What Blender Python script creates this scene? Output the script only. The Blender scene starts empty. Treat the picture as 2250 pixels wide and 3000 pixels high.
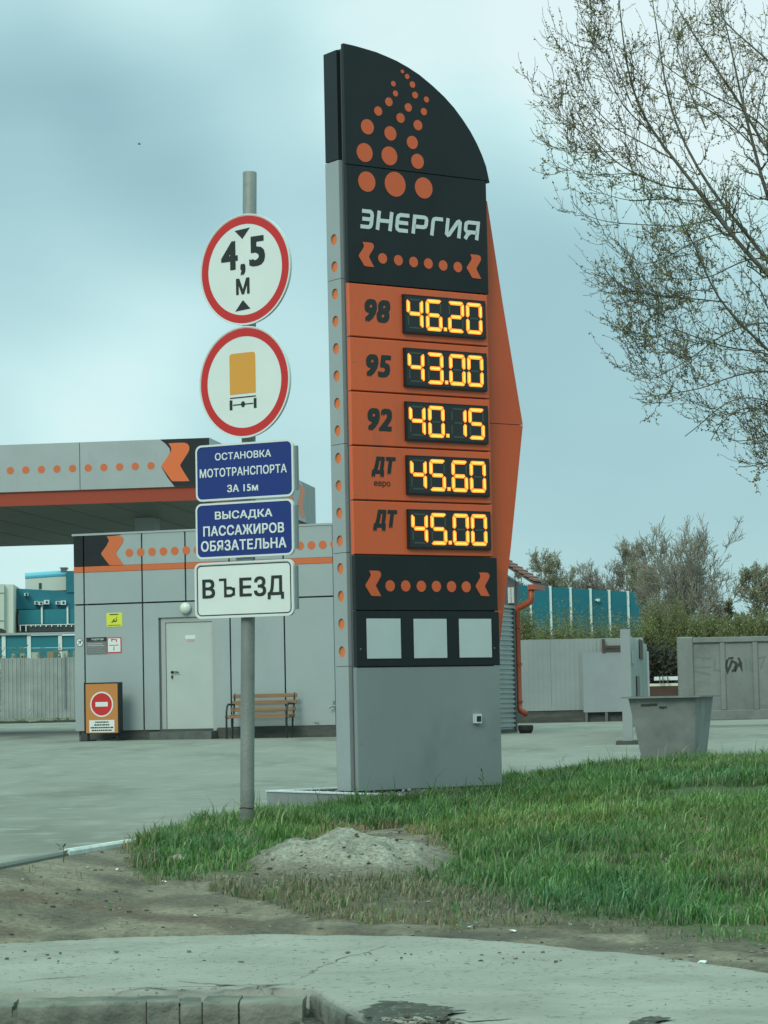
import bpy, math, random
import numpy as np
from mathutils import Vector, Matrix, noise
R = math.radians
sc = bpy.context.scene
col = sc.collection

# ------------------------------------------------------------------ camera
FOC, TH, RH, EYE = 7500.0, R(4.2), R(1.196), 0.80      # focal length in photo pixels, pitch, roll, eye height over the forecourt
cF = Vector((0, math.cos(TH), math.sin(TH)))
_u0 = Vector((0, -math.sin(TH), math.cos(TH)))
_r0 = Vector((1, 0, 0))
cR = math.cos(RH) * _r0 - math.sin(RH) * _u0
cU = math.sin(RH) * _r0 + math.cos(RH) * _u0
EYEP = Vector((0, 0, EYE))
cam = bpy.data.cameras.new('camera')
cam.sensor_fit = 'VERTICAL'; cam.sensor_height = 24; cam.lens = FOC / 3000 * 24
cam.clip_start = 0.1; cam.clip_end = 6000
camo = bpy.data.objects.new('camera', cam); col.objects.link(camo)
M_ = Matrix((cR, cU, -cF)).transposed().to_4x4(); M_.translation = EYEP
camo.matrix_world = M_
sc.camera = camo

def ray(x, y):
    return cF + (x - 1125) / FOC * cR + (1500 - y) / FOC * cU
def atY(x, y, Y):                                       # the place at distance Y that a photo position looks at
    d = ray(x, y); return EYEP + d * (Y / d.y)
def atZ(x, y, z):
    d = ray(x, y); return EYEP + d * ((z - EYE) / d.z)
def proj(p):
    v = Vector(p) - EYEP; w = v.dot(cF)
    return 1125 + FOC * v.dot(cR) / w, 1500 - FOC * v.dot(cU) / w
class Frame:                                            # a place with its own axes: x along the front, y backwards, z up
    def __init__(s, o, yaw):
        s.o = Vector(o); s.yaw = R(yaw)
        s.x = Vector((math.cos(s.yaw), math.sin(s.yaw), 0)); s.y = Vector((-s.x.y, s.x.x, 0))
    def hit(s, x, y, off=0.0):                          # -> local (x, z) on the plane local y = off
        d = ray(x, y); n = s.y; p0 = s.o + n * off
        p = EYEP + d * ((p0 - EYEP).dot(n) / d.dot(n)) - s.o
        return p.dot(s.x), p.z + s.o.z
    def hitx(s, x, y, off=0.0):                         # -> local (y, z) on the plane local x = off
        d = ray(x, y); n = s.x; p0 = s.o + n * off
        p = EYEP + d * ((p0 - EYEP).dot(n) / d.dot(n)) - s.o
        return p.dot(s.y), p.z + s.o.z
def Z1(x, y): return 900 + x / 2.37, 80 + y / 2.37
def Z2(x, y): return 900 + x / 2.37, 800 + y / 2.37
def Z3(x, y): return 900 + x / 2.37, 1600 + y / 2.37
def Z4(x, y): return 500 + x / 2.602, 450 + y / 2.602
def Z5(x, y): return 500 + x / 1.844, 1250 + y / 1.844
def Z6(x, y): return x / 2.765, 1250 + y / 2.765
def Z7(x, y): return x / 2.765, 1650 + y / 2.765
def Z8(x, y): return 400 + x / 2.552, 1700 + y / 2.552
def Z9(x, y): return 1400 + x / 1.952, 1450 + y / 1.952
def ZT(x, y): return 1500 + x / 1.58, y / 1.58

# ------------------------------------------------------------------ world, sun, exposure
SUN_EL, SUN_AZ = R(36), R(205)                          # azimuth clockwise from +Y: from behind on the left
world = bpy.data.worlds.new('World'); sc.world = world; world.use_nodes = True
nt = world.node_tree; nt.nodes.clear()
def N(t, tree=None, **kw):
    n = (tree or nt).nodes.new(t)
    for k, v in kw.items(): setattr(n, k, v)
    return n
def L(a, b): nt.links.new(a, b)
out = N('ShaderNodeOutputWorld'); mix = N('ShaderNodeMixShader')
sky = N('ShaderNodeTexSky', sky_type='NISHITA', sun_disc=False); sky.sun_elevation = SUN_EL; sky.sun_rotation = SUN_AZ
bg1 = N('ShaderNodeBackground'); bg1.inputs[1].default_value = 0.1; L(sky.outputs[0], bg1.inputs[0])
bg2 = N('ShaderNodeBackground'); bg2.inputs[1].default_value = 1.0
tc = N('ShaderNodeTexCoord')
mp = N('ShaderNodeMapping'); mp.inputs['Scale'].default_value = (1, 1, 2.3); L(tc.outputs['Generated'], mp.inputs[0])
nz = N('ShaderNodeTexNoise'); nz.inputs['Scale'].default_value = 4.2; nz.inputs['Detail'].default_value = 5; nz.inputs['Roughness'].default_value = .5; nz.inputs['Distortion'].default_value = .35
L(mp.outputs[0], nz.inputs[0])
def mth(op, a, b=None, c=None):
    n = N('ShaderNodeMath', operation=op)
    for i, v in enumerate((a, b, c)):
        if v is None: continue
        if isinstance(v, (int, float)): n.inputs[i].default_value = v
        else: L(v, n.inputs[i])
    return n.outputs[0]
acc = mth('MULTIPLY_ADD', nz.outputs[0], 1.1, -.55)
sx = N('ShaderNodeSeparateXYZ'); L(tc.outputs['Generated'], sx.inputs[0])
for fx, fy, rad, amp in ((200, 520, 4.8, -.38), (620, 420, 4.2, -.26), (1450, 740, 5.0, -.26), (1650, 1000, 5.0, -.12), (120, 60, 5, .20),
                         (900, -50, 6.5, .45), (1500, 60, 6, .36), (2020, 110, 5.5, .42), (2300, 20, 8.0, .40), (60, 960, 5.5, .50), (700, 1150, 6, .30),
                         (1800, 1650, 6, -.05), (100, 1750, 3.5, .6), (60, 330, 3.0, -.15), (1900, 1150, 5, -.08)):
    d = ray(fx, fy).normalized()
    dp = N('ShaderNodeVectorMath', operation='DOT_PRODUCT'); L(tc.outputs['Generated'], dp.inputs[0]); dp.inputs[1].default_value = d
    mr = N('ShaderNodeMapRange', interpolation_type='SMOOTHERSTEP')
    mr.inputs['From Min'].default_value = math.cos(R(rad)); mr.inputs['From Max'].default_value = 1
    mr.inputs['To Min'].default_value = 0; mr.inputs['To Max'].default_value = amp
    L(dp.outputs['Value'], mr.inputs['Value']); acc = mth('ADD', acc, mr.outputs[0])
val = mth('MULTIPLY_ADD', acc, .50, .525)
ramp = N('ShaderNodeValToRGB'); L(val, ramp.inputs[0])
e = ramp.color_ramp.elements
e[0].position = 0.0; e[0].color = (.22, .43, .49, 1)
e[1].position = 1.0; e[1].color = (.80, .97, .97, 1)
for p, c in ((.28, (.315, .535, .585, 1)), (.48, (.385, .635, .675, 1)), (.68, (.50, .77, .79, 1)), (.86, (.64, .91, .91, 1))):
    q = e.new(p); q.color = c
# an overcast sky is brighter overhead than at the horizon
zb = N('ShaderNodeMapRange'); L(sx.outputs[2], zb.inputs['Value'])
zb.inputs['From Min'].default_value = .30; zb.inputs['From Max'].default_value = 1; zb.inputs['To Min'].default_value = 1; zb.inputs['To Max'].default_value = 3.1
vm = N('ShaderNodeVectorMath', operation='SCALE'); L(ramp.outputs[0], vm.inputs[0]); L(zb.outputs[0], vm.inputs['Scale'])
tint = N('ShaderNodeMix', data_type='RGBA', blend_type='MULTIPLY'); tm = N('ShaderNodeMapRange'); L(sx.outputs[2], tm.inputs['Value']); tm.inputs['From Min'].default_value = .3; tm.inputs['From Max'].default_value = .8
L(tm.outputs[0], tint.inputs[0]); L(vm.outputs[0], tint.inputs[6]); tint.inputs[7].default_value = (1.02, 1.0, .84, 1)      # the thinner cloud overhead is less blue
L(tint.outputs[2], bg2.inputs[0])
mix.inputs[0].default_value = .9; L(bg1.outputs[0], mix.inputs[1]); L(bg2.outputs[0], mix.inputs[2]); L(mix.outputs[0], out.inputs[0])

sl = bpy.data.lights.new('sun', 'SUN'); sl.energy = 1.5; sl.angle = R(22); sl.color = (1, .97, .84)
so = bpy.data.objects.new('sun', sl); col.objects.link(so)
sd = Vector((math.sin(SUN_AZ) * math.cos(SUN_EL), math.cos(SUN_AZ) * math.cos(SUN_EL), math.sin(SUN_EL)))
so.rotation_euler = sd.to_track_quat('Z', 'Y').to_euler()
so.location = (0, 0, 30)
sc.view_settings.view_transform = 'Standard'; sc.view_settings.look = 'None'
sc.view_settings.exposure = 0.0; sc.view_settings.gamma = 1
sc.view_settings.use_curve_mapping = False
sc.render.engine = 'CYCLES'; sc.cycles.max_bounces = 6; sc.cycles.diffuse_bounces = 3; sc.cycles.transparent_max_bounces = 8

# ------------------------------------------------------------------ materials
MATS = {}
def mat(name, c, rough=.6, metal=0.0, c2=None, scale=3.0, detail=6, stretch=(1, 1, 1), bump=0.0, bscale=40.0, lo=.35, hi=.65, spec=.5,
        emit=None, estr=0.0, speck=None, attr=None, trans=0.0, dirt=None, amul=None):
    if name in MATS: return MATS[name]
    m = bpy.data.materials.new(name); m.use_nodes = True; t = m.node_tree
    b = t.nodes['Principled BSDF']; b.inputs['Roughness'].default_value = rough; b.inputs['Metallic'].default_value = metal
    b.inputs['Specular IOR Level'].default_value = spec
    b.inputs['Base Color'].default_value = (*c, 1)
    co = t.nodes.new('ShaderNodeTexCoord'); src = co.outputs['Object']
    cur = None
    def rampnoise(sc_, lo_, hi_, ca, cb, st=(1, 1, 1), det=detail, ain=None, bin_=None):
        mpn = t.nodes.new('ShaderNodeMapping'); mpn.inputs['Scale'].default_value = st; t.links.new(src, mpn.inputs[0])
        n = t.nodes.new('ShaderNodeTexNoise'); n.inputs['Scale'].default_value = sc_; n.inputs['Detail'].default_value = det; n.inputs['Roughness'].default_value = .6
        t.links.new(mpn.outputs[0], n.inputs[0])
        mr_ = t.nodes.new('ShaderNodeMapRange'); mr_.inputs['From Min'].default_value = lo_; mr_.inputs['From Max'].default_value = hi_; t.links.new(n.outputs[0], mr_.inputs['Value'])
        mx = t.nodes.new('ShaderNodeMix'); mx.data_type = 'RGBA'; t.links.new(mr_.outputs[0], mx.inputs[0])
        if ain is not None: t.links.new(ain, mx.inputs[6])
        else: mx.inputs[6].default_value = (*ca, 1)
        mx.inputs[7].default_value = (*cb, 1)
        return mx.outputs[2]
    if c2: cur = rampnoise(scale, lo, hi, c, c2, stretch)
    if dirt:                                            # (colour, scale, lo, hi, stretch)
        if cur is None: cur = rampnoise(scale, 0, 1, c, c)
        cur = rampnoise(dirt[1], dirt[2], dirt[3], None, dirt[0], dirt[4] if len(dirt) > 4 else (1, 1, 1), 8, ain=cur)
    if speck:
        if cur is None: cur = rampnoise(scale, 0, 1, c, c)
        cur = rampnoise(speck[1], speck[2], speck[3], None, speck[0], (1, 1, 1), 2, ain=cur)
    if attr:                                            # a point colour holding per-piece variation
        a = t.nodes.new('ShaderNodeAttribute'); a.attribute_name = attr; cur = a.outputs['Color']
        if amul:
            n = t.nodes.new('ShaderNodeTexNoise'); n.inputs['Scale'].default_value = amul[0]; n.inputs['Detail'].default_value = 8; n.inputs['Roughness'].default_value = .75; t.links.new(src, n.inputs[0])
            mr_ = t.nodes.new('ShaderNodeMapRange'); mr_.inputs['From Min'].default_value = .35; mr_.inputs['From Max'].default_value = .65; mr_.inputs['To Min'].default_value = amul[1]; mr_.inputs['To Max'].default_value = amul[2]; t.links.new(n.outputs[0], mr_.inputs['Value'])
            sc3 = t.nodes.new('ShaderNodeVectorMath'); sc3.operation = 'SCALE'; t.links.new(cur, sc3.inputs[0]); t.links.new(mr_.outputs[0], sc3.inputs['Scale']); cur = sc3.outputs[0]
    if cur is not None: t.links.new(cur, b.inputs['Base Color'])
    if bump:
        n = t.nodes.new('ShaderNodeTexNoise'); n.inputs['Scale'].default_value = bscale; n.inputs['Detail'].default_value = 6; t.links.new(src, n.inputs[0])
        bp = t.nodes.new('ShaderNodeBump'); bp.inputs['Strength'].default_value = bump; bp.inputs['Distance'].default_value = .02
        t.links.new(n.outputs[0], bp.inputs['Height']); t.links.new(bp.outputs[0], b.inputs['Normal'])
    if emit: b.inputs['Emission Color'].default_value = (*emit, 1); b.inputs['Emission Strength'].default_value = estr
    if trans:
        tr = t.nodes.new('ShaderNodeBsdfTranslucent'); ms = t.nodes.new('ShaderNodeMixShader'); ms.inputs[0].default_value = trans
        if cur is not None: t.links.new(cur, tr.inputs[0])
        else: tr.inputs[0].default_value = (*c, 1)
        o = t.nodes['Material Output']; t.links.new(b.outputs[0], ms.inputs[1]); t.links.new(tr.outputs[0], ms.inputs[2]); t.links.new(ms.outputs[0], o.inputs[0])
    MATS[name] = m; return m

ORANGE = mat('orange paint', (.68, .112, .032), .42, c2=(.60, .098, .028), scale=1.3, stretch=(1, 1, .35), dirt=((.36, .10, .05), 5, .56, .85, (1, 1, .2)))
WINGOR = mat('orange wing paint', (.58, .092, .024), .42, c2=(.51, .08, .022), scale=.9)
BLACKP = mat('black cladding', (.009, .0125, .014), .42, c2=(.013, .017, .019), scale=2, spec=.32, dirt=((.022, .027, .029), 9, .62, .95, (1, 1, .3)))
GREYL = mat('silver grey cladding', (.34, .375, .38), .42, .12, c2=(.31, .345, .35), scale=1.5, dirt=((.26, .29, .285), 4, .58, .95, (1, 1, .3)))
GREYP = mat('grey base cladding', (.235, .262, .262), .48, .1, c2=(.21, .238, .238), scale=1.2, dirt=((.165, .188, .188), 2.5, .55, .9, (1, 1, .5)))
GREYD = mat('dark grey channel', (.105, .125, .128), .5, .1)
FACADE = mat('facade composite panel', (.325, .372, .375), .42, .1, c2=(.30, .347, .35), scale=.9, dirt=((.26, .285, .29), 2.2, .58, .95, (1, 1, .35)))
SEAM = mat('dark joint', (.085, .10, .105), .7)
WHITEP = mat('white sign face', (.68, .72, .70), .35, c2=(.64, .68, .66), scale=4)
WHITEE = mat('white sign edge', (.62, .66, .66), .4)
PALE = mat('pale letter film', (.58, .63, .64), .4)
SQW = mat('pale blank panel', (.50, .55, .56), .4, c2=(.46, .51, .52), scale=3)
RED = mat('red sign film', (.55, .022, .020), .35, c2=(.50, .020, .018), scale=3)
BLUE = mat('blue sign film', (.006, .024, .185), .3, c2=(.008, .028, .165), scale=5)
INK = mat('black sign film', (.012, .018, .017), .45)
TRUCKO = mat('amber sign film', (.66, .30, .045), .35)
DOTO = mat('orange dot film', (.56, .125, .035), .45)
DOTB = mat('orange dot back', (.70, .17, .045), .45)
STEELPOLE = mat('weathered grey pole', (.235, .25, .235), .55, .2, c2=(.17, .185, .175), scale=6, stretch=(1, 1, .4), dirt=((.09, .09, .075), 9, .6, .9), bump=.15, bscale=60)
GALV = mat('galvanised bracket', (.25, .28, .28), .45, .6)
LIT = mat('lit amber segment', (.9, .35, .05), .5, emit=(1.0, .20, .008), estr=1.25)
LITC = mat('lit amber segment core', (.9, .5, .1), .5, emit=(1.0, .43, .065), estr=1.3)
UNLIT = mat('unlit segment', (.050, .066, .048), .5)
SCREEN = mat('display backing', (.013, .016, .016), .25)
CONC = mat('pale concrete', (.295, .292, .255), .85, c2=(.225, .225, .197), scale=1.6, bump=.35, bscale=45, speck=((.12, .12, .10), 30, .60, .70), dirt=((.150, .150, .122), 1.1, .52, .80))
KERBC = mat('kerb concrete', (.20, .205, .172), .9, c2=(.105, .11, .09), scale=5, bump=.9, bscale=22, dirt=((.065, .075, .065), 2.6, .5, .7))
WHITEK = mat('whitewashed kerb', (.62, .66, .64), .8, c2=(.45, .48, .46), scale=9)
ASPH = mat('worn pale forecourt concrete', (.222, .226, .196), .88, c2=(.172, .176, .150), scale=.8, detail=9, stretch=(1, .30, 1), bump=.25, bscale=18,
           dirt=((.095, .098, .082), .55, .50, .74, (1, .28, 1)), speck=((.255, .258, .226), 2.6, .54, .74), lo=.3, hi=.7)
ROADM = mat('road asphalt', (.052, .055, .052), .9, c2=(.075, .078, .072), scale=8, bump=.8, bscale=60)
SOIL = mat('bare soil', (.10, .088, .066), .95)
WOOD = mat('varnished bench slat', (.27, .155, .082), .5, c2=(.19, .105, .055), scale=4, stretch=(.4, 4, 8))
IRON = mat('black iron', (.012, .018, .019), .5)
DOORM = mat('pale grey door', (.42, .47, .445), .45, c2=(.39, .435, .41), scale=1.4)
DOORF = mat('door frame grey', (.32, .35, .34), .5)
PLINTH = mat('dark stone plinth', (.042, .05, .048), .85, c2=(.085, .088, .075), scale=4, stretch=(.5, 1, 2), bump=.4, bscale=20)
STEP = mat('concrete step', (.11, .125, .115), .9, c2=(.075, .085, .08), scale=5, bump=.4)
GLOBE = mat('opal lamp globe', (.62, .66, .60), .3)
STANDO = mat('ochre stand face', (.48, .19, .045), .5)
CORR = mat('corrugated galvanised sheet', (.32, .36, .36), .42, .3, c2=(.28, .315, .315), scale=2, dirt=((.22, .24, .23), 1.2, .5, .9))
WSHEET = mat('pale ribbed sheet', (.40, .43, .43), .5, .1)
TEAL = mat('teal cladding', (.006, .145, .195), .55, c2=(.005, .120, .165), scale=.2)
TEALL = mat('light teal cladding', (.010, .185, .230), .5, c2=(.008, .16, .20), scale=.2)
CYAN = mat('sky blue roof beam', (.10, .42, .56), .4)
CREAM = mat('cream wall', (.50, .55, .49), .7, c2=(.46, .51, .45), scale=.15)
WPOST = mat('white post', (.60, .68, .66), .5)
DARKB = mat('dark gantry', (.03, .045, .05), .7)
GLASS = mat('dark window glass', (.03, .045, .05), .08)
BARK = mat('grey brown bark', (.075, .072, .055), .85, c2=(.14, .135, .11), scale=9, bump=.5, bscale=30)
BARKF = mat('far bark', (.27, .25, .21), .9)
TERR = mat('far ground', (.09, .10, .05), .95, c2=(.13, .12, .075), scale=.05)
DROOF = mat('clay tile', (.20, .075, .055), .6, c2=(.25, .13, .11), scale=12)
PIPEO = mat('orange downpipe paint', (.34, .066, .026), .45)
CFEN = mat('grey fence concrete', (.215, .235, .225), .9, c2=(.165, .182, .172), scale=1.6, stretch=(1, 1, .5), bump=.4, bscale=14, dirt=((.12, .135, .125), 1.3, .52, .8))
FENL = mat('ribbed fence sheet', (.33, .365, .345), .5, .1, c2=(.25, .28, .265), scale=1.3, dirt=((.24, .26, .24), .6, .5, .85, (3, 3, .3)))
FENR = mat('silver fence sheet', (.29, .322, .322), .42, .15, c2=(.25, .28, .28), scale=.7, dirt=((.20, .23, .235), .5, .48, .85))
BINM = mat('grey steel bin', (.215, .238, .230), .6, .12, c2=(.145, .162, .155), scale=3.0, dirt=((.12, .10, .08), 3.2, .56, .80), bump=.2, bscale=12)
RUST = mat('dark rust', (.07, .045, .032), .8)
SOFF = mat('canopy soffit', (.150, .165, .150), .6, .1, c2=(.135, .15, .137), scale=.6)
BANDSH = mat('shade-darkened orange band', (.36, .058, .030), .5)  # orange band; the shade below the fascia is mixed into its colour

# ------------------------------------------------------------------ mesh helpers
class MB:
    def __init__(s): s.v = []; s.f = []; s.m = []
    def add(s, vs, fs, mi=0):
        k = len(s.v); s.v.extend(vs); s.f.extend([tuple(i + k for i in f) for f in fs]); s.m.extend([mi] * len(fs)); return s
    def box(s, x0, y0, z0, x1, y1, z1, mi=0, bev=0.0):
        if bev <= 0:
            s.add([(x0, y0, z0), (x1, y0, z0), (x1, y1, z0), (x0, y1, z0), (x0, y0, z1), (x1, y0, z1), (x1, y1, z1), (x0, y1, z1)],
                  [(0, 3, 2, 1), (4, 5, 6, 7), (0, 1, 5, 4), (1, 2, 6, 5), (2, 3, 7, 6), (3, 0, 4, 7)], mi)
            return s
        b = bev                                         # front (y0) edges chamfered
        s.add([(x0, y0 + b, z0), (x1, y0 + b, z0), (x1, y1, z0), (x0, y1, z0), (x0, y0 + b, z1), (x1, y0 + b, z1), (x1, y1, z1), (x0, y1, z1),
               (x0 + b, y0, z0 + b), (x1 - b, y0, z0 + b), (x1 - b, y0, z1 - b), (x0 + b, y0, z1 - b)],
              [(0, 3, 2, 1), (4, 5, 6, 7), (8, 9, 10, 11), (0, 1, 9, 8), (1, 5, 10, 9), (5, 4, 11, 10), (4, 0, 8, 11), (1, 2, 6, 5), (2, 3, 7, 6), (3, 0, 4, 7)], mi)
        return s
    def prism(s, pts, y0, y1, mi=0):                    # pts: (x, z) outline, extruded along y
        a = sum(pts[i][0] * pts[(i + 1) % len(pts)][1] - pts[(i + 1) % len(pts)][0] * pts[i][1] for i in range(len(pts)))
        if a < 0: pts = pts[::-1]
        n = len(pts)
        vs = [(x, y0, z) for x, z in pts] + [(x, y1, z) for x, z in pts]
        fs = [tuple(range(n)), tuple(range(2 * n - 1, n - 1, -1))] + [(i, i + n, (i + 1) % n + n, (i + 1) % n) for i in range(n)]
        return s.add(vs, fs, mi)
    def prismx(s, pts, x0, x1, mi=0):                   # pts: (y, z)
        k = len(s.v); s.prism(pts, x0, x1, mi)
        for i in range(k, len(s.v)):
            a, b, c = s.v[i]; s.v[i] = (b, a, c)
        return s
    def disc(s, cx, cz, rx, rz, y0, y1, n=24, mi=0):
        return s.prism([(cx + rx * math.cos(2 * math.pi * i / n), cz + rz * math.sin(2 * math.pi * i / n)) for i in range(n)], y0, y1, mi)
    def ring(s, cx, cz, r0, r1, y0, y1, n=64, mi=0):
        vs = []
        for i in range(n):
            c, q = math.cos(2 * math.pi * i / n), math.sin(2 * math.pi * i / n)
            vs += [(cx + r0 * c, y0, cz + r0 * q), (cx + r1 * c, y0, cz + r1 * q), (cx + r1 * c, y1, cz + r1 * q), (cx + r0 * c, y1, cz + r0 * q)]
        fs = []
        for i in range(n):
            a, b = i * 4, (i + 1) % n * 4
            fs += [(a, a + 1, b + 1, b), (a + 1, a + 2, b + 2, b + 1), (a + 2, a + 3, b + 3, b + 2), (a + 3, a, b, b + 3)]
        return s.add(vs, fs, mi)
    def tube(s, pts, rads, n=8, mi=0, caps=True):
        pts = [Vector(p) for p in pts]
        if isinstance(rads, (int, float)): rads = [rads] * len(pts)
        k = len(s.v); up = None
        for i, p in enumerate(pts):
            t = (pts[min(i + 1, len(pts) - 1)] - pts[max(i - 1, 0)])
            t = t.normalized() if t.length > 1e-9 else Vector((0, 0, 1))
            if up is None: up = t.orthogonal().normalized()
            up = (up - t * up.dot(t)); up = up.normalized() if up.length > 1e-6 else t.orthogonal().normalized()
            w = t.cross(up)
            for j in range(n):
                a = 2 * math.pi * j / n; q = p + (up * math.cos(a) + w * math.sin(a)) * rads[i]; s.v.append(tuple(q))
        for i in range(len(pts) - 1):
            for j in range(n):
                a = k + i * n + j; b = k + i * n + (j + 1) % n; s.f.append((a, b, b + n, a + n)); s.m.append(mi)
        if caps:
            s.f.append(tuple(k + j for j in range(n - 1, -1, -1))); s.m.append(mi)
            e_ = k + (len(pts) - 1) * n; s.f.append(tuple(e_ + j for j in range(n))); s.m.append(mi)
        return s
    def sphere(s, c, r, nu=12, nv=8, mi=0, sq=(1, 1, 1)):
        vs = [(c[0], c[1], c[2] - r * sq[2])]
        for j in range(1, nv):
            ph = -math.pi / 2 + math.pi * j / nv
            for i in range(nu):
                a = 2 * math.pi * i / nu; vs.append((c[0] + r * sq[0] * math.cos(ph) * math.cos(a), c[1] + r * sq[1] * math.cos(ph) * math.sin(a), c[2] + r * sq[2] * math.sin(ph)))
        vs.append((c[0], c[1], c[2] + r * sq[2])); fs = []
        for i in range(nu):
            fs.append((0, 1 + (i + 1) % nu, 1 + i)); l = len(vs) - 1; b = 1 + (nv - 2) * nu
            fs.append((l, b + i, b + (i + 1) % nu))
        for j in range(nv - 2):
            for i in range(nu):
                a = 1 + j * nu + i; b = 1 + j * nu + (i + 1) % nu; fs.append((a, b, b + nu, a + nu))
        return s.add(vs, fs, mi)
    def build(s, name, mats, parent=None, smooth=False, loc=None, yaw=None):
        me = bpy.data.meshes.new(name); me.from_pydata(s.v, [], s.f)
        if not isinstance(mats, (list, tuple)): mats = [mats]
        for m in mats: me.materials.append(m)
        if len(mats) > 1: me.polygons.foreach_set('material_index', s.m)
        if smooth: me.polygons.foreach_set('use_smooth', [True] * len(me.polygons))
        me.update(); return link(name, me, parent, loc, yaw)
def link(name, me, parent=None, loc=None, yaw=None):
    o = bpy.data.objects.new(name, me); col.objects.link(o)
    if parent: o.parent = parent
    if loc is not None: o.location = loc
    if yaw is not None: o.rotation_euler = (0, 0, yaw)
    return o
def tag(o, label=None, cat=None, group=None, kind=None):
    if label: o['label'] = label
    if cat: o['category'] = cat
    if group: o['group'] = group
    if kind: o['kind'] = kind
    return o
def empty(name, fr=None, loc=None, yaw=0, **kw):
    o = bpy.data.objects.new(name, None); col.objects.link(o); o.empty_display_size = .2
    if fr: o.location = fr.o; o.rotation_euler = (0, 0, fr.yaw)
    else: o.location = loc; o.rotation_euler = (0, 0, yaw)
    tag(o, **kw); return o
def npmesh(name, v, f, mats, parent=None, colr=None, smooth=False):          # v (n,3), f (m,3|4) arrays
    me = bpy.data.meshes.new(name); v = np.asarray(v, 'f4'); f = np.asarray(f, 'i4'); k = f.shape[1]
    me.vertices.add(len(v)); me.vertices.foreach_set('co', v.ravel())
    me.loops.add(f.size); me.loops.foreach_set('vertex_index', f.ravel())
    me.polygons.add(len(f)); me.polygons.foreach_set('loop_start', np.arange(0, f.size, k, dtype='i4'))
    if smooth: me.polygons.foreach_set('use_smooth', np.ones(len(f), bool))
    if not isinstance(mats, (list, tuple)): mats = [mats]
    for m in mats: me.materials.append(m)
    if colr is not None:
        a = me.color_attributes.new('tint', 'FLOAT_COLOR', 'POINT'); c = np.ones((len(v), 4), 'f4'); c[:, :3] = colr; a.data.foreach_set('color', c.ravel())
    me.update(calc_edges=True); me.validate(); return link(name, me, parent)

def text(body, x0, z0, x1, z1, y, m, parent, name='lettering', bold=.02, shear=0.0, th=.0015, line=1.0, skewz=0.0):
    c = bpy.data.curves.new('t', 'FONT'); c.body = body; c.size = 1; c.shear = shear; c.resolution_u = 3; c.align_x = 'CENTER'; c.space_line = line
    c.space_character = 1 + bold * 1.6
    o = bpy.data.objects.new('t', c); col.objects.link(o)
    dg = bpy.context.evaluated_depsgraph_get(); me = bpy.data.meshes.new_from_object(o.evaluated_get(dg)); bpy.data.objects.remove(o)
    n = len(me.vertices); a = np.empty(n * 3, 'f4'); me.vertices.foreach_get('co', a); a = a.reshape(-1, 3).copy()
    polys = [tuple(p.vertices) for p in me.polygons]; bpy.data.meshes.remove(me)
    V_, F2 = [], []; bw = bold * .8
    for q_, (sx_, sz_) in enumerate(((0, 0), (1, 1), (-1, 1), (1, -1), (-1, -1), (1, 0), (-1, 0)) if bold else ((0, 0),)):     # the strokes thickened by close copies, each a hair in front
        b_ = a.copy(); b_[:, 0] += sx_ * bw; b_[:, 1] += sz_ * bw * .75; b_[:, 2] = q_
        V_.append(b_); F2 += [tuple(i + q_ * n for i in p) for p in polys]
    a = np.concatenate(V_); mn, mx = a.min(0), a.max(0); s = (a - mn) / np.maximum(mx - mn, 1e-6)
    q = np.empty_like(a); q[:, 0] = x0 + s[:, 0] * (x1 - x0); q[:, 2] = z0 + s[:, 1] * (z1 - z0) + skewz * s[:, 0]; q[:, 1] = y - .0002 * a[:, 2]
    me = bpy.data.meshes.new(name); me.from_pydata([tuple(map(float, p)) for p in q], [], F2)
    me.materials.append(m); me.update()
    return link(name, me, parent)

def stroke(mb, pts, w, y0, y1, mi=0, closed=False):      # a thick polyline with mitred corners in the x-z plane
    P = [Vector((p[0], p[1])) for p in pts]; n = len(P); Lf, Rt = [], []
    for i in range(n):
        a = P[i - 1] if i or closed else None; b = P[(i + 1) % n] if i < n - 1 or closed else None
        d1 = (P[i] - a).normalized() if a is not None else None; d2 = (b - P[i]).normalized() if b is not None else None
        if d1 is None: d1 = d2
        if d2 is None: d2 = d1
        t = (d1 + d2).normalized(); nn = Vector((-t.y, t.x)); k = w / 2 / max(.35, nn.dot(Vector((-d1.y, d1.x))))
        Lf.append(P[i] + nn * k); Rt.append(P[i] - nn * k)
    for i in range(n if closed else n - 1):
        j = (i + 1) % n; mb.prism([tuple(Rt[i]), tuple(Rt[j]), tuple(Lf[j]), tuple(Lf[i])], y0, y1, mi)
def ribx(x0, x1, z0, z1, pitch, depth, y, mb, mi=0, horiz=False, th=None):
    # trapezoidal ribbed sheet in x-z (ribs vertical, or horizontal)
    a0, a1 = (z0, z1) if horiz else (x0, x1); pr = []; a = a0
    while a < a1 - 1e-6:
        for da, dy in ((0, 0), (.38, 0), (.5, 1), (.88, 1)):
            if a + da * pitch < a1: pr.append((a + da * pitch, y - dy * depth))
        a += pitch
    pr.append((a1, y)); k = len(mb.v)
    for a, yy in pr:
        if horiz: mb.v += [(x0, yy, a), (x1, yy, a)]
        else: mb.v += [(a, yy, z0), (a, yy, z1)]
    for i in range(len(pr) - 1):
        q = k + 2 * i
        mb.f.append((q, q + 1, q + 3, q + 2) if horiz else (q, q + 2, q + 3, q + 1)); mb.m.append(mi)
def sstep(a, b, x):
    t = min(1, max(0, (x - a) / (b - a))); return t * t * (3 - 2 * t)
CHEV = [(428, 170), (462, 169), (490, 170), (503, 176), (509, 188), (509, 203), (503, 218), (490, 240), (474, 268), (473, 276), (480, 292), (508, 347), (474, 347), (440, 345), (424, 318), (402, 281), (400, 271), (405, 262), (424, 232), (436, 211), (439, 199), (437, 188)]
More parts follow.
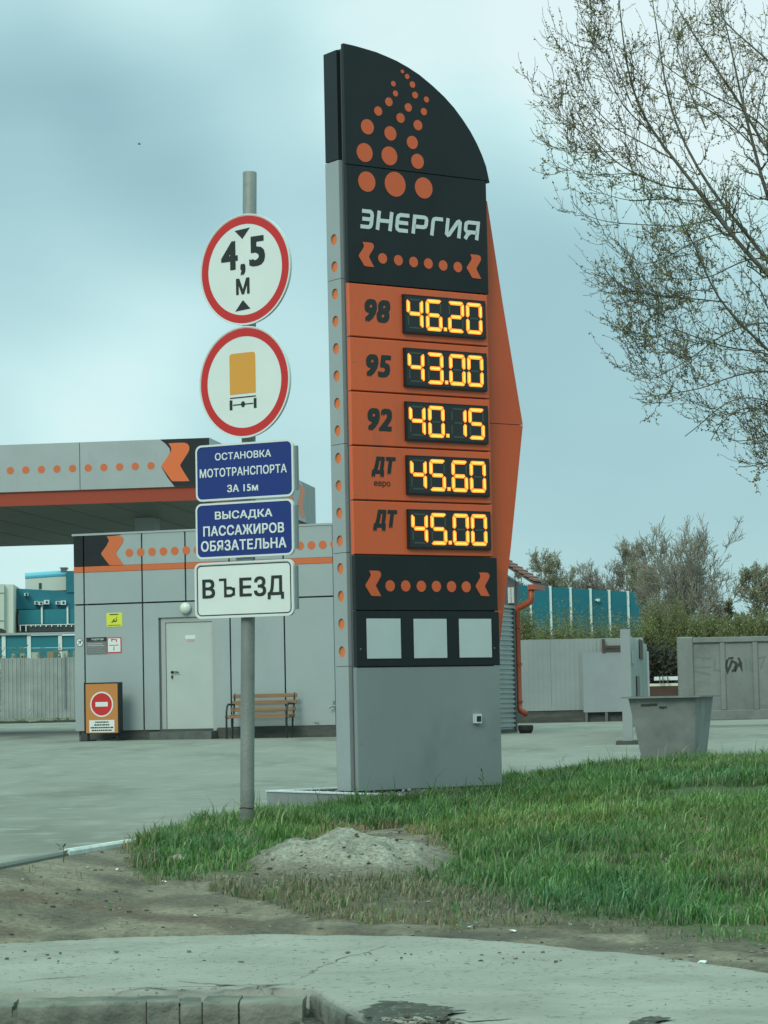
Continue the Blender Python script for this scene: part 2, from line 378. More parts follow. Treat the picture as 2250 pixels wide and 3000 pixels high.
CHEV = [((x - 400) / 109, (347 - y) / 178) for x, y in CHEV]       # unit chevron, 0..1 both ways

# ------------------------------------------------------------------ ground: far terrain, forecourt, road, verge, pavement
def zlot(y): return .15 * sstep(28, 46, y)
KL = [(-3.5, 6.0), (-2.75, 10.0), (-2.0, 13.2), (-1.76, 14.35), (-1.47, 15.35), (-1.16, 17.2), (-.86, 19.6), (.55, 21.6), (1.5, 24.0), (2.27, 26.0), (2.95, 27.3), (4.4, 29.0), (8.5, 31.2), (24, 35), (70, 40)]
def kerb_x_at(y):
    for a, b in zip(KL, KL[1:]):
        if a[1] <= y <= b[1]: return a[0] + (b[0] - a[0]) * (y - a[1]) / (b[1] - a[1])
    return KL[0][0] if y < KL[0][1] else KL[-1][0]
def kd(x, y):                                           # signed distance to the forecourt edge, positive on the verge side
    best, s = 1e9, 1
    for a, b in zip(KL, KL[1:]):
        dx, dy = b[0] - a[0], b[1] - a[1]; t = min(1, max(0, ((x - a[0]) * dx + (y - a[1]) * dy) / (dx * dx + dy * dy)))
        ex, ey = x - a[0] - t * dx, y - a[1] - t * dy; d = math.hypot(ex, ey)
        if d < best: best = d; s = 1 if dx * ey - dy * ex < 0 else -1
    return best * s
def groundpt(x, y, z): p = atZ(x, y, z); return (p.x, p.y)
PZ = -.22
back = [(-400, 2775), (0, 2763), (400, 2742), (800, 2735), (1125, 2738), (1480, 2757), (1800, 2785), (2250, 2846), (2700, 2930)]
bp_ = [groundpt(x, y, PZ) for x, y in back]
def interp(P, x):
    for a, b in zip(P, P[1:]):
        if a[0] <= x <= b[0]: return a[1] + (b[1] - a[1]) * (x - a[0]) / (b[0] - a[0])
    return P[0][1] if x < P[0][0] else P[-1][1]
HEAPC = atZ(1030, 2530, -.07)
def zverge(x, y):
    z = -.225 + .225 * sstep(10.7, 15.3, y) + .02 * sstep(15, 19, y)
    z += .150 * sstep(.2, 2.6, x) * sstep(13.6, 18.3, y) * (1 - sstep(20.5, 25.5, y)) + .0 * sstep(1.6, 3.2, x) * sstep(15, 19, y) * (1 - sstep(20.5, 25.5, y))
    z += .075 * sstep(-.6, .4, x) * sstep(15.6, 18.0, y) * (1 - sstep(20.5, 23, y))
    z += .022 * noise.noise(Vector((x * 1.6, y * 1.1, 3))) + .010 * noise.noise(Vector((x * 6, y * 4, 8)))
    z -= .08 * (1 - sstep(-.12, .02, y - interp(bp_, x)))
    k = kd(x, y); tk = -.018 - .2 * (1 - sstep(10.8, 12.6, y)); z = z * sstep(-.05, .9, k) + (1 - sstep(-.05, .9, k)) * (tk if x < 0 else min(z, -.012)) if k < .9 else z
    return z
def heapz(x, y):
    dx, dy = (x - HEAPC.x) / .58, (y - HEAPC.y) / .80; r = math.hypot(dx, dy)
    n = .42 * noise.noise(Vector((x * 2.6, y * 2.6, 1))) + .2 * noise.noise(Vector((x * 8, y * 8, 1))); h = max(0, 1 - r - n * .6)
    return .19 * h ** 1.25 + .030 * noise.noise(Vector((x * 9, y * 9, 2))) * min(1, h * 4) + .012 * noise.noise(Vector((x * 30, y * 30, 5))) * min(1, h * 4) if h > 0 else -.05

tag(MB().add([(-260, -20, -.5), (260, -20, -.5), (260, 420, -.5), (-260, 420, -.5)], [(0, 1, 2, 3)]).build('terrain', TERR), kind='structure')
tag(MB().add([(-60, 0, -.35), (60, 0, -.35), (60, 10.2, -.35), (-60, 10.2, -.35)], [(0, 1, 2, 3)]).build('road', ROADM), kind='structure')
# forecourt: the area beyond the kerb line, in rows
mb = MB(); ys = list(np.arange(6, 60, .5)) + list(np.arange(60, 125, 3.0))
rows = []
for y in ys:
    xs = kerb_x_at(y) if y <= 40 else 70; rows.append([(-70 + (xs + 70) * t, y, zlot(y)) for t in (0, .5, .9, 1)])
vs = [p for r in rows for p in r]; fs = [(i * 4 + j, i * 4 + j + 1, i * 4 + j + 5, i * 4 + j + 4) for i in range(len(rows) - 1) for j in range(3)]
tag(mb.add(vs, fs).build('forecourt', ASPH, smooth=True), kind='structure')

# verge: a dense grid on our side of the kerb line
GPOLY = [(375, 2478), (470, 2440), (520, 2415), (640, 2390), (730, 2360), (800, 2345), (1080, 2335), (1440, 2230), (1900, 2200), (2600, 2100), (2900, 2500), (2600, 2850), (2250, 2772), (2050, 2740), (1880, 2690), (1700, 2700), (1600, 2672), (1480, 2640), (1350, 2600), (1235, 2575), (1215, 2520), (1290, 2490),
         (1240, 2440), (1130, 2425), (1000, 2430), (930, 2450), (880, 2490), (800, 2535), (700, 2560), (560, 2575), (450, 2590), (385, 2550)]
BPOLY = [(700, 2562), (850, 2520), (930, 2510), (1240, 2560), (1350, 2600), (1600, 2672), (1900, 2690), (2260, 2765), (2260, 2800), (1900, 2745), (1550, 2720), (1200, 2715), (900, 2690), (760, 2640), (600, 2610)]
def inpoly(x, y, P):
    c = False; j = len(P) - 1
    for i in range(len(P)):
        xi, yi = P[i]; xj, yj = P[j]
        if (yi > y) != (yj > y) and x < (xj - xi) * (y - yi) / (yj - yi) + xi: c = not c
        j = i
    return c
def gmask(x, y, z):                                     # how grassy the verge is here, 0..1 (the patch outlines are fixed places on the ground)
    if y > 19.2: return 1.0 if x > -.7 else 0
    if x > 2.3 and y > 13: return 1.0
    u, v = proj((x, y, z)); n = 26 * noise.noise(Vector((x * 5, y * 5, 0)))
    v += n; u += n
    if inpoly(u, v, GPOLY): return 1.0
    if inpoly(u, v, BPOLY): return .35
    return 0.0
xs = np.concatenate([np.arange(-3.4, 4.6, .05), np.arange(4.6, 12, .5), np.arange(12, 62, 5)])
ysv = np.concatenate([np.arange(9.2, 17.0, .05), np.arange(17.0, 31, .12), np.arange(31, 42, 1.0)])
idx = -np.ones((len(xs), len(ysv)), int); V = []; CC = []; GMAP = {}
for i, x in enumerate(xs):
    for j, y in enumerate(ysv):
        k = kd(x, y)
        if k < -.09: continue
        z = zverge(x, y) if x < 13 else -.05
        g = gmask(x, y, z) if x < 13 else 1
        n1 = noise.noise(Vector((x * 1.3, y * 1.0, 5))); n2 = noise.noise(Vector((x * 9, y * 6, 5))); n3 = noise.noise(Vector((x * 3.2, y * 2.2, 15)))
        dirt = np.array((.160, .138, .098)) * (1 + .35 * n1 + .28 * n2) if g < .3 else None
        if g >= 1: c = np.array((.055, .075, .026)) * (1 + .3 * n2)
        elif g > .2: c = np.array((.088, .078, .050)) * (1 + .5 * n2 + .3 * n3)
        else:
            c = dirt * (1 - .45 * sstep(.0, .4, n3 + .12)); rdn = sstep(.1, .5, noise.noise(Vector((x * 2.1, y * 2.4, 44)))); c = c * (1 - rdn) + rdn * np.array((.098, .070, .048)) * (1 + .3 * n2)
        GMAP[(i, j)] = g; idx[i, j] = len(V); V.append((x, y, z)); CC.append(np.clip(c, .01, 1))
GZ = np.full(idx.shape, -9.0); GG = np.zeros(idx.shape)
for (i, j), k in np.ndenumerate(idx):
    if k >= 0: GZ[i, j] = V[k][2]
VX, VY = xs.copy(), ysv.copy()
F_ = []
for i in range(len(xs) - 1):
    for j in range(len(ysv) - 1):
        q = (idx[i, j], idx[i + 1, j], idx[i + 1, j + 1], idx[i, j + 1])
        if min(q) >= 0: F_.append(q)
VERGEM = mat('verge earth', (.1, .09, .07), .95, attr='tint', bump=1.0, bscale=28, amul=(26, .62, 1.45))
tag(npmesh('verge', V, F_, VERGEM, colr=np.array(CC), smooth=True), kind='structure')

# gravel heap on the verge
V = []; F_ = []; nx = 90
hx = np.linspace(HEAPC.x - .85, HEAPC.x + .85, nx); hy = np.linspace(HEAPC.y - 1.0, HEAPC.y + 1.0, nx)
HC = []
for x in hx:
    for y in hy:
        hz_ = heapz(x, y); V.append((x, y, zverge(x, y) + hz_)); w_ = sstep(.004, .075, hz_); n_ = noise.noise(Vector((x * 11, y * 11, 3))); n4 = noise.noise(Vector((x * 4, y * 6, 31)))
        HC.append(np.array((.135, .122, .090)) * (1 - w_) + w_ * np.array((.265, .258, .210)) * (1 + .35 * n_ - .5 * max(0, n4)))
for i in range(nx - 1):
    for j in range(nx - 1):
        a = i * nx + j; F_.append((a, a + nx, a + nx + 1, a + 1))
HEAPM = mat('grey gravel', (.255, .248, .205), .95, c2=(.14, .135, .108), scale=6, bump=1.0, bscale=55, speck=((.12, .125, .11), 30, .60, .72))
heap = npmesh('gravel_heap', V, F_, mat('heap gravel', (.2, .2, .16), .95, attr='tint', bump=1.0, bscale=60, amul=(45, .55, 1.5)), colr=np.clip(np.array(HC), .02, 1), smooth=True)
tag(heap, 'low heap of pale grey gravel and sand on the grass verge', 'gravel heap')

# pavement slab and the worn kerb in front of us
front = [(-400, 2912), (0, 2905), (300, 2901), (600, 2893), (880, 2892), (912, 2893), (960, 2925), (1040, 2962), (1125, 2998), (1400, 3090), (2000, 3160), (2700, 3200)]
fp = [groundpt(x, y, PZ) for x, y in front]
V = []; F_ = []; xs = np.arange(-3.2, 3.6, .03); ny = 60
for x in xs:
    yb = interp(bp_, x) + .045 * noise.noise(Vector((x * 4, 1, 0))) + .025 * noise.noise(Vector((x * 15, 1, 4)))
    yf = interp(fp, x) + .035 * noise.noise(Vector((x * 5, 7, 0))) + .02 * noise.noise(Vector((x * 22, 7, 4)))
    for j in range(ny):
        y = yf + (yb - yf) * j / (ny - 1)
        z = PZ + .008 * noise.noise(Vector((x * 1.5, y * 1.5, 9))) + .004 * noise.noise(Vector((x * 8, y * 8, 9)))
        if j == 0: z -= .10
        if j == 1: z -= .012
        if j == ny - 1: z -= .04
        V.append((x, y, z))
for i in range(len(xs) - 1):
    for j in range(ny - 1):
        a = i * ny + j; F_.append((a, a + ny, a + ny + 1, a + 1))
pav = tag(npmesh('pavement', V, F_, CONC, smooth=True), kind='structure')
rnd = random.Random(5)
def crackline(pts, w=.008, mbx=None, seed=1):
    r = random.Random(seed); P = [Vector((*groundpt(x, y, PZ), 0)) for x, y in pts]; Q = []
    for a, b in zip(P, P[1:]):
        n = max(2, int((b - a).length / .035))
        for i in range(n): Q.append(a.lerp(b, i / n) + Vector((r.uniform(-1, 1), r.uniform(-1, 1), 0)) * .010)
    Q.append(P[-1]); k = len(mbx.v)
    for i, p in enumerate(Q):
        ww = w * r.uniform(.25, 1.3) * min(1, (i + .5) / 3, (len(Q) - i) / 3)
        z = PZ + .008 * noise.noise(Vector((p.x * 1.5, p.y * 1.5, 9))) + .004 * noise.noise(Vector((p.x * 8, p.y * 8, 9))) + .0025
        mbx.v += [(p.x, p.y - ww, z), (p.x, p.y + ww, z)]
    for i in range(len(Q) - 1): mbx.f.append((k + 2 * i, k + 2 * i + 2, k + 2 * i + 3, k + 2 * i + 1)); mbx.m.append(0)
mb = MB()
crackline([Z5_ for Z5_ in [(868, 2875), (925, 2840), (1000, 2805), (1080, 2788), (1140, 2770)]], .007, mb, 1)
crackline([(15, 2878), (120, 2868), (280, 2856)], .006, mb, 2)
crackline([(520, 2872), (640, 2886), (720, 2888), (860, 2884)], .007, mb, 3)
crackline([(1130, 2984), (1260, 2975), (1380, 2992), (1500, 2985)], .009, mb, 4)
crackline([(270, 2905), (420, 2893), (600, 2892), (860, 2890)], .009, mb, 5)
cr = mb.build('crack', SOIL, pav)

def worn_block(p0, p1, depth, h, ztop, seed, nx=26, wear=.02):      # a kerb stone with a chipped front edge
    r = Vector((seed * 3.7, 0, 0)); a, b = Vector((*p0, 0)), Vector((*p1, 0)); t = (b - a).normalized(); n = Vector((-t.y, t.x, 0))
    prof = [(depth, 0), (depth * .6, 0), (depth * .3, 0), (.030, 0), (.008, -.003), (.001, -.012), (0, -.05), (0, -.09), (0, -h)]
    V = []; F_ = []
    for i in range(nx + 1):
        p = a.lerp(b, i / nx)
        for j, (d, z) in enumerate(prof):
            q = p + n * d; w = noise.noise(Vector((q.x * 7, j * .45, seed))) ; w2 = noise.noise(Vector((q.x * 24, j * .8, seed)))
            edge = 1 if 2 < j < 7 else .35
            chip = max(0, w - .12) * wear * 4 * edge
            w3 = noise.noise(Vector((q.x * 60, j * 1.7, seed + 3))); q = q + n * (chip + w2 * .004 * edge + w3 * .002) + Vector((0, 0, ztop + z - chip * (1 if j < 6 else 0) + w2 * .003))
            if i == 0 and j > 2: q += t * .004
            V.append(tuple(q))
    m = len(prof)
    for i in range(nx):
        for j in range(m - 1):
            k = i * m + j; F_.append((k, k + 1, k + m + 1, k + m))
    mb = MB(); mb.add(V, F_); mb.add([V[j] for j in range(m)] + [V[nx * m + j] for j in range(m)], [tuple(range(m)), tuple(range(2 * m - 1, m - 1, -1))])
    return mb
kerb = empty('kerb', loc=(0, 0, 0), kind='structure')
yk = 8.98
X = lambda fx: (fx - 1125) / FOC * 9.05
pieces = [(-420, 24), (36, 410), (412, 505), (507, 570), (572, 675), (677, 860)]
for i, (a, b) in enumerate(pieces):
    o = worn_block((X(a), yk + .012 * rnd.uniform(-1, 1)), (X(b), yk + .012 * rnd.uniform(-1, 1)), .19, .2, PZ - .012 + .006 * rnd.uniform(-1, 1), i, wear=.009, nx=max(8, int((b - a) / 9))).build('kerb_stone', KERBC, kerb, smooth=True)
MB().box(X(-420), yk + .016, PZ - .25, X(858), yk + .17, PZ - .032).build('kerb_bed', KERBC, kerb)
# the ramped kerb piece that turns towards the road, and the soil in the gap
p = [groundpt(x, y, PZ) for x, y in ((905, 2900), (1010, 2955), (1130, 3008), (1330, 3085))]
for i, (a, b) in enumerate(zip(p, p[1:])):
    worn_block(a, b, .13, .2, PZ - .012 - .012 * i, 20 + i, wear=.018, nx=26).build('kerb_stone', KERBC, kerb, smooth=True)
V = []; F_ = []
gx = np.arange(-3.0, 3.2, .04); gy = np.arange(8.0, 9.5, .04)
for x in gx:
    for y in gy: V.append((x, y, -.345 + .05 * sstep(8.7, 9.2, y) + .03 * noise.noise(Vector((x * 5, y * 5, 2))) + .018 * noise.noise(Vector((x * 18, y * 18, 2)))))
for i in range(len(gx) - 1):
    for j in range(len(gy) - 1):
        a = i * len(gy) + j; F_.append((a, a + len(gy), a + len(gy) + 1, a + 1))
GUTM = mat('gutter grit', (.070, .072, .055), .95, c2=(.035, .038, .030), scale=9, bump=1.0, bscale=50, speck=((.20, .20, .165), 45, .58, .68))
tag(npmesh('gutter', V, F_, GUTM, smooth=True), kind='structure')
# dark broken asphalt patches let into the pavement at the lower right
def patch(pts, seed, m, dz):
    mb = MB(); P = [Vector((*groundpt(x, y, PZ), 0)) for x, y in pts]; Q = []
    for i, a in enumerate(P):
        b = P[(i + 1) % len(P)]; n = max(2, int((b - a).length / .012))
        for k in range(n):
            q = a.lerp(b, k / n); w = noise.noise(Vector((q.x * 14, q.y * 14, seed))) * .05 + noise.noise(Vector((q.x * 60, q.y * 60, seed))) * .022; Q.append(q + Vector((w, w * .7, 0)))
    mb.add([(q.x, q.y, PZ + dz) for q in Q], [tuple(range(len(Q)))]); return mb.build('broken_asphalt_patch', m, pav)
patch([(1060, 2975), (1120, 2938), (1160, 2940), (1240, 2948), (1350, 2965), (1300, 2990), (1330, 3040), (1100, 3040)], 1, GUTM, .009)
patch([(1850, 2998), (1900, 2985), (1950, 2992), (1945, 3040), (1860, 3040)], 2, GUTM, .009)

# kerb between forecourt and verge
fk = empty('forecourt_kerb', loc=(0, 0, 0), kind='structure')
def kerbrun(pts, ztop, m, w=.13, L_=1.0):
    for a, b in zip(pts, pts[1:]):
        a, b = Vector((*a, 0)), Vector((*b, 0)); n = max(1, round((b - a).length / L_)); t = (b - a).normalized(); s = Vector((t.y, -t.x, 0))
        for i in range(n):
            p, q = a.lerp(b, i / n) + t * .006, a.lerp(b, (i + 1) / n) - t * .006; c = []
            for e_ in (p, q):
                zz = zlot(e_.y)
                for (d, z) in ((-w / 2, zz - .3), (-w / 2, zz + ztop - .012), (-w / 2 + .012, zz + ztop), (w / 2 - .012, zz + ztop), (w / 2, zz + ztop - .012), (w / 2, zz - .3)): c.append(tuple(e_ + s * d + Vector((0, 0, z))))
            mb = MB(); mb.add(c, [(i_, i_ + 1, i_ + 7, i_ + 6) for i_ in range(5)] + [(0, 6, 11, 5), (5, 4, 3, 2, 1, 0), (6, 7, 8, 9, 10, 11)]); mb.build('kerb_stone', m, fk)
kerbrun([(-3.5, 6.0), (-2.75, 10.0), (-2.0, 13.2), (-1.80, 14.2)], .006, mat('dark old kerb', (.13, .145, .13), .9), w=.05)
kerbrun([(-1.80, 14.2), (-1.47, 15.35), (-1.16, 17.2), (-.95, 19.0)], .016, WHITEK, w=.06)
kerbrun([(.55, 21.6), (1.5, 24.0), (2.27, 26.0), (2.95, 27.3)], .035, WHITEK)
kerbrun([(2.95, 27.3), (4.4, 29.0), (8.5, 31.2)], .02, KERBC)

# ------------------------------------------------------------------ the price pylon
PY = Frame(atY(*Z3(355, 1703), 19.0), 34.379)
py = empty('fuel_price_pylon', PY, label='tall black orange and grey fuel station pylon with lit amber prices', cat='price sign')
Z0 = PY.o.z
def h(p, off=0.0): x, z = PY.hit(*p, off); return x, z - Z0
WID = 1.312
capc = [h(Z1(*p)) for p in ((250, 110), (330, 128), (400, 148), (480, 172), (550, 201), (620, 232), (700, 277), (780, 330), (870, 405), (950, 480), (1020, 558), (1080, 640), (1135, 725), (1180, 810), (1215, 890), (1242, 965), (1267, 1080))]
capc[0] = (0, capc[0][1]); zs = h(Z1(265, 948))[1]; zc = capc[-1][1]
topz = [4.672, 3.797] + [3.797 - .4095 * i for i in range(1, 6)]
MB().prism([(0, zs + .004)] + capc + [(WID + .004, zc - .002), (WID + .004, zs + .004)], 0, .035).build('top_cap', BLACKP, py)
MB().box(0, 0, 3.800, WID, .035, zs - .002, bev=.003).build('logo_panel', BLACKP, py)
# inner core body, inset behind the panels
core = [(.03, 0.0), (WID - .012, 0.0), (WID - .012, zc)] + [(min(x - .03, WID - .012), z - .035) for x, z in capc[::-1][1:-1]] + [(.03, capc[0][1] - .02)]
MB().prism(core, .035, .275).build('core_body', GREYD, py)
MB().prism([(WID - .028, .0), (WID - .036, zc - .3), (WID - .008, zc - .02), (WID - .03, .0)], .036, .07).build('edge_trim', GREYD, py)
# narrow side panel facing left: black on top, silver grey below with round holes
zt, zb_ = 4.862, PY.hitx(*Z1(135, 945), 0)[1] - Z0
sidez = [PY.hitx(*Z1(*p), 0)[1] - Z0 for p in ((189, 1475), (192, 1662), (196, 1850))] + [PY.hitx(*Z2(227, 1664), 0)[1] - Z0, PY.hitx(*Z3(245, 735), 0)[1] - Z0]
z_first, z_last = sidez[0], sidez[-1]
Y0, Y1 = .092, .272
ztop_side = capc[0][1] - .03
mb = MB(); mb.box(-.004, Y0, zb_ + .003, .028, Y1, ztop_side); mb.build('side_panel_top', BLACKP, py)
rh = .043; step = (z_first - z_last) / 15; yc = (Y0 + Y1) / 2 - .004
def holed(z0, z1, zcs, m):
    zcs = sorted(zcs)
    mb = MB(); x = -.004
    def quad(ya, za, yb, zb2): mb.add([(x, ya, za), (x, yb, za), (x, yb, zb2), (x, ya, zb2)], [(0, 3, 2, 1)])
    cuts = [z0]
    for zc_ in zcs: cuts += [zc_ - rh * 1.25, zc_ + rh * 1.25]
    cuts.append(z1)
    for i in range(0, len(cuts), 2): quad(Y0, cuts[i], Y1, cuts[i + 1])
    for zc_ in zcs:
        a, b = zc_ - rh * 1.25, zc_ + rh * 1.25; n = 24; k = len(mb.v); yl, yr = Y0, Y1
        for i in range(n):
            t = 2 * math.pi * i / n; c, s_ = math.cos(t), math.sin(t); kk = min((yr - yc if c > 0 else yc - yl) / abs(c) if abs(c) > 1e-6 else 9, (b - zc_) / abs(s_) if abs(s_) > 1e-6 else 9)
            mb.v += [(x, yc + c * kk, zc_ + s_ * kk), (x, yc + rh * c, zc_ + rh * s_), (x + .010, yc + rh * c, zc_ + rh * s_)]
        for i in range(n):
            p, q = k + 3 * i, k + 3 * ((i + 1) % n); mb.f += [(p, q, q + 1, p + 1), (p + 1, q + 1, q + 2, p + 2)]; mb.m += [0, 0]
        for (cy, cz) in ((yl, a), (yl, b), (yr, a), (yr, b)):          # fill the four corner slivers
            th_ = math.atan2(cz - zc_, cy - yc); i = int((th_ % (2 * math.pi)) / (2 * math.pi) * n); p, q = k + 3 * (i % n), k + 3 * ((i + 1) % n)
            mb.v.append((x, cy, cz)); mb.f.append((p, len(mb.v) - 1, q)); mb.m.append(0)
    mb.add([(x, Y0, z0), (x, Y1, z0), (x, Y1, z1), (x, Y0, z1), (.028, Y0, z0), (.028, Y1, z0), (.028, Y1, z1), (.028, Y0, z1)], [(0, 4, 7, 3), (1, 2, 6, 5), (3, 7, 6, 2), (0, 1, 5, 4)])
    return mb.build('side_panel', m, py)
allz = [z_first - step * i for i in range(16)]
cuts = [zb_ - .003] + [PY.hitx(*p, 0)[1] - Z0 for p in (Z1(190, 1755), Z2(220, 1190), Z3(230, 48))]
cuts.append(0.0)
pend = PY.hitx(*Z3(250, 835), 0)[1] - Z0; cuts[-1] = pend; cuts.append(0.0)
for a, b in zip(cuts, cuts[1:]):
    zz = [z for z in allz if b < z < a]; holed(b + .002, a - .002, zz, GREYL)
for z in allz:
    mb = MB(); n = 20; mb.prismx([(yc + rh * 1.05 * math.cos(2 * math.pi * i / n), z + rh * 1.05 * math.sin(2 * math.pi * i / n)) for i in range(n)], .0075, .012); mb.build('orange_disc', DOTB, py)
# back of the pylon
MB().box(.012, .277, 0, WID, .30, zb_).build('back_panel', GREYP, py)
# orange fin on the right, two plates meeting at a fold
W0, W1 = .085, .15
wp = [h(p, W0) for p in (Z1(1247, 1190), Z1(1252, 1225), Z1(1360, 1930), Z2(1497, 1055), Z3(1415, 0), Z3(1336, 690))]
zf = wp[3][1]
MB().prism([(1.20, wp[0][1]), (wp[1][0] - .004, wp[1][1] + .02), wp[2], (wp[3][0], zf + .003), (1.20, zf + .003)], W0, W1).build('fin_upper_plate', WINGOR, py)
MB().prism([(1.20, zf - .003), (wp[3][0], zf - .003), wp[4], wp[5], (1.20, wp[5][1] + .02)], W0, W1).build('fin_lower_plate', WINGOR, py)
# logo dots
mb = None
for cx, cz, r in ((660, 307, 14), (693, 342, 19), (597, 392, 20), (730, 398, 24), (612, 460, 22), (748, 471, 25), (827, 502, 22), (566, 518, 32), (701, 557, 31), (809, 586, 27), (492, 582, 34), (647, 630, 36), (768, 680, 38), (417, 691, 55), (577, 737, 52), (729, 800, 48), (398, 870, 68), (570, 893, 68), (765, 931, 55), (413, 1072, 73), (610, 1090, 90), (808, 1116, 77)):
    x, z = h(Z1(cx, cz)); rr = r / 2.37 / FOC * 19.2 * .985
    MB().disc(x, z, rr, rr, -.003, 0, 28).build('logo_dot', ORANGE, py)
# the word, in rounded technical strokes
tl, bl, tr_, br_ = [h(Z1(*p)) for p in ((372, 1255), (357, 1390), (1197, 1355), (1186, 1484))]
H_ = (tl[1] - bl[1] + tr_[1] - br_[1]) / 2; zb0 = (bl[1] + br_[1]) / 2; tot = br_[0] - bl[0]
sh = ((tl[0] - bl[0]) + (tr_[0] - br_[0])) / 2 / H_
wd = .0295; hw = .0148
def glyph(strokes, x0, x1):
    mb = MB()
    for si, st in enumerate(strokes):
        P = [(x0 + a * (x1 - x0), zb0 + hw + b * (H_ - 2 * hw)) for a, b in st]; P = [(x + (z - zb0) * sh, z) for x, z in P]; stroke(mb, P, wd, -.004 - .0004 * si, 0)
    mb.build('letter', PALE, py)
def gx_(a): return bl[0] + (a - 357) / (1187 - 357) * tot
G = {'Э': [[(0, 1), (.78, 1), (.93, .93), (1, .78), (1, .22), (.93, .07), (.78, 0), (0, 0)], [(.1, .5), (.96, .5)]],
     'Н': [[(0, -.12), (0, 1.12)], [(1, -.12), (1, 1.12)], [(0, .5), (1, .5)]],
     'Е': [[(1, 1), (.24, 1), (.07, .93), (0, .78), (0, .22), (.07, .07), (.24, 0), (1, 0)], [(.04, .5), (.95, .5)]],
     'Р': [[(0, -.12), (0, 1), (.8, 1), (.94, .95), (1, .85), (1, .52), (.94, .42), (.8, .36), (.05, .36)]],
     'Г': [[(0, -.12), (0, .8), (.06, .94), (.22, 1), (1, 1)]],
     'И': [[(0, 1.12), (0, .1), (.1, .02), (.2, .06), (.8, .94), (.9, .98), (1, .9), (1, -.12)]],
     'Я': [[(1, -.12), (1, 1), (.2, 1), (.06, .95), (0, .85), (0, .52), (.06, .42), (.2, .36), (.95, .36)], [(.45, .36), (.2, .2), (.04, -.12)]]}
for ch, a, b in (('Э', 368, 438), ('Н', 483, 568), ('Е', 612, 690), ('Р', 728, 812), ('Г', 858, 925), ('И', 960, 1048), ('Я', 1090, 1176)): glyph(G[ch], gx_(a), gx_(b))
# chevrons and dots
def chev(x0, z0, x1, z1, y, m, par, flip=False, th=.003, name='chevron'):
    P = [(x0 + (1 - a if flip else a) * (x1 - x0), z0 + b * (z1 - z0)) for a, b in CHEV]; return MB().prism(P, y - th, y).build(name, m, par)
for x0, x1, yt, yb in ((357, 462, 1492, 1660), (1107, 1206, 1578, 1742)):
    a = h(Z1(x0, (yt + yb) / 2)); b = h(Z1(x1, (yt + yb) / 2)); c = (h(Z1((x0 + x1) / 2, yt))[1], h(Z1((x0 + x1) / 2, yb))[1]); chev(a[0], c[1], b[0], c[0], 0, ORANGE, py)
for cx, cy in ((523, 1605), (632, 1618), (738, 1630), (840, 1641), (943, 1654), (1045, 1665)):
    x, z = h(Z1(cx, cy)); MB().disc(x, z, .0405, .0405, -.003, 0, 24).build('orange_dot', ORANGE, py)
# price rows
SEG = {'0': 'abcdef', '1': 'bc', '2': 'abged', '3': 'abgcd', '4': 'fgbc', '5': 'afgcd', '6': 'afgedc', '8': 'abcdefg', '9': 'abcfg'}
def segpoly(k, x, z, w, hh, t):
    g = .006; m_ = hh / 2; c = .022
    return {'a': [(x + c, z + hh), (x + w - c, z + hh), (x + w - c * .35, z + hh - c * .45), (x + w - t + g * .2, z + hh - t), (x + t - g * .2, z + hh - t), (x + c * .35, z + hh - c * .45)],
            'd': [(x + c, z), (x + w - c, z), (x + w - c * .35, z + c * .45), (x + w - t, z + t), (x + t, z + t), (x + c * .35, z + c * .45)],
            'f': [(x, z + hh - c - g), (x + .008, z + hh - c * .5 - g), (x + t, z + hh - t - g), (x + t, z + m_ + t * .5 + g), (x + t * .5, z + m_ + g * .8), (x, z + m_ + t * .5)],
            'b': [(x + w, z + hh - c - g), (x + w - .008, z + hh - c * .5 - g), (x + w - t, z + hh - t - g), (x + w - t, z + m_ + t * .5 + g), (x + w - t * .5, z + m_ + g * .8), (x + w, z + m_ + t * .5)],
            'e': [(x, z + c + g), (x + .008, z + c * .5 + g), (x + t, z + t + g), (x + t, z + m_ - t * .5 - g), (x + t * .5, z + m_ - g * .8), (x, z + m_ - t * .5)],
            'c': [(x + w, z + c + g), (x + w - .008, z + c * .5 + g), (x + w - t, z + t + g), (x + w - t, z + m_ - t * .5 - g), (x + w - t * .5, z + m_ - g * .8), (x + w, z + m_ - t * .5)],
            'g': [(x + t * .6 + g, z + m_), (x + t + g * .6, z + m_ + t * .5), (x + w - t - g * .6, z + m_ + t * .5), (x + w - t * .6 - g, z + m_), (x + w - t - g * .6, z + m_ - t * .5), (x + t + g * .6, z + m_ - t * .5)]}[k]
def shrink(P, f):
    cx = sum(p[0] for p in P) / len(P); cz = sum(p[1] for p in P) / len(P)
    lx = max(p[0] for p in P) - min(p[0] for p in P); lz = max(p[1] for p in P) - min(p[1] for p in P); d = .0082
    return [(cx + (p[0] - cx) * (1 - 2 * d / lx), cz + (p[1] - cz) * (1 - 2 * d / lz)) for p in P]
PRICES = ('4620', '4300', '4015', '4560', '4500'); NAMES = ('98', '95', '92', 'ДТ', 'ДТ')
nb = ((.143, -.290, .378, -.113), (.146, -.295, .375, -.122), (.150, -.294, .372, -.120), (.175, -.232, .398, -.076), (.180, -.228, .402, -.066))
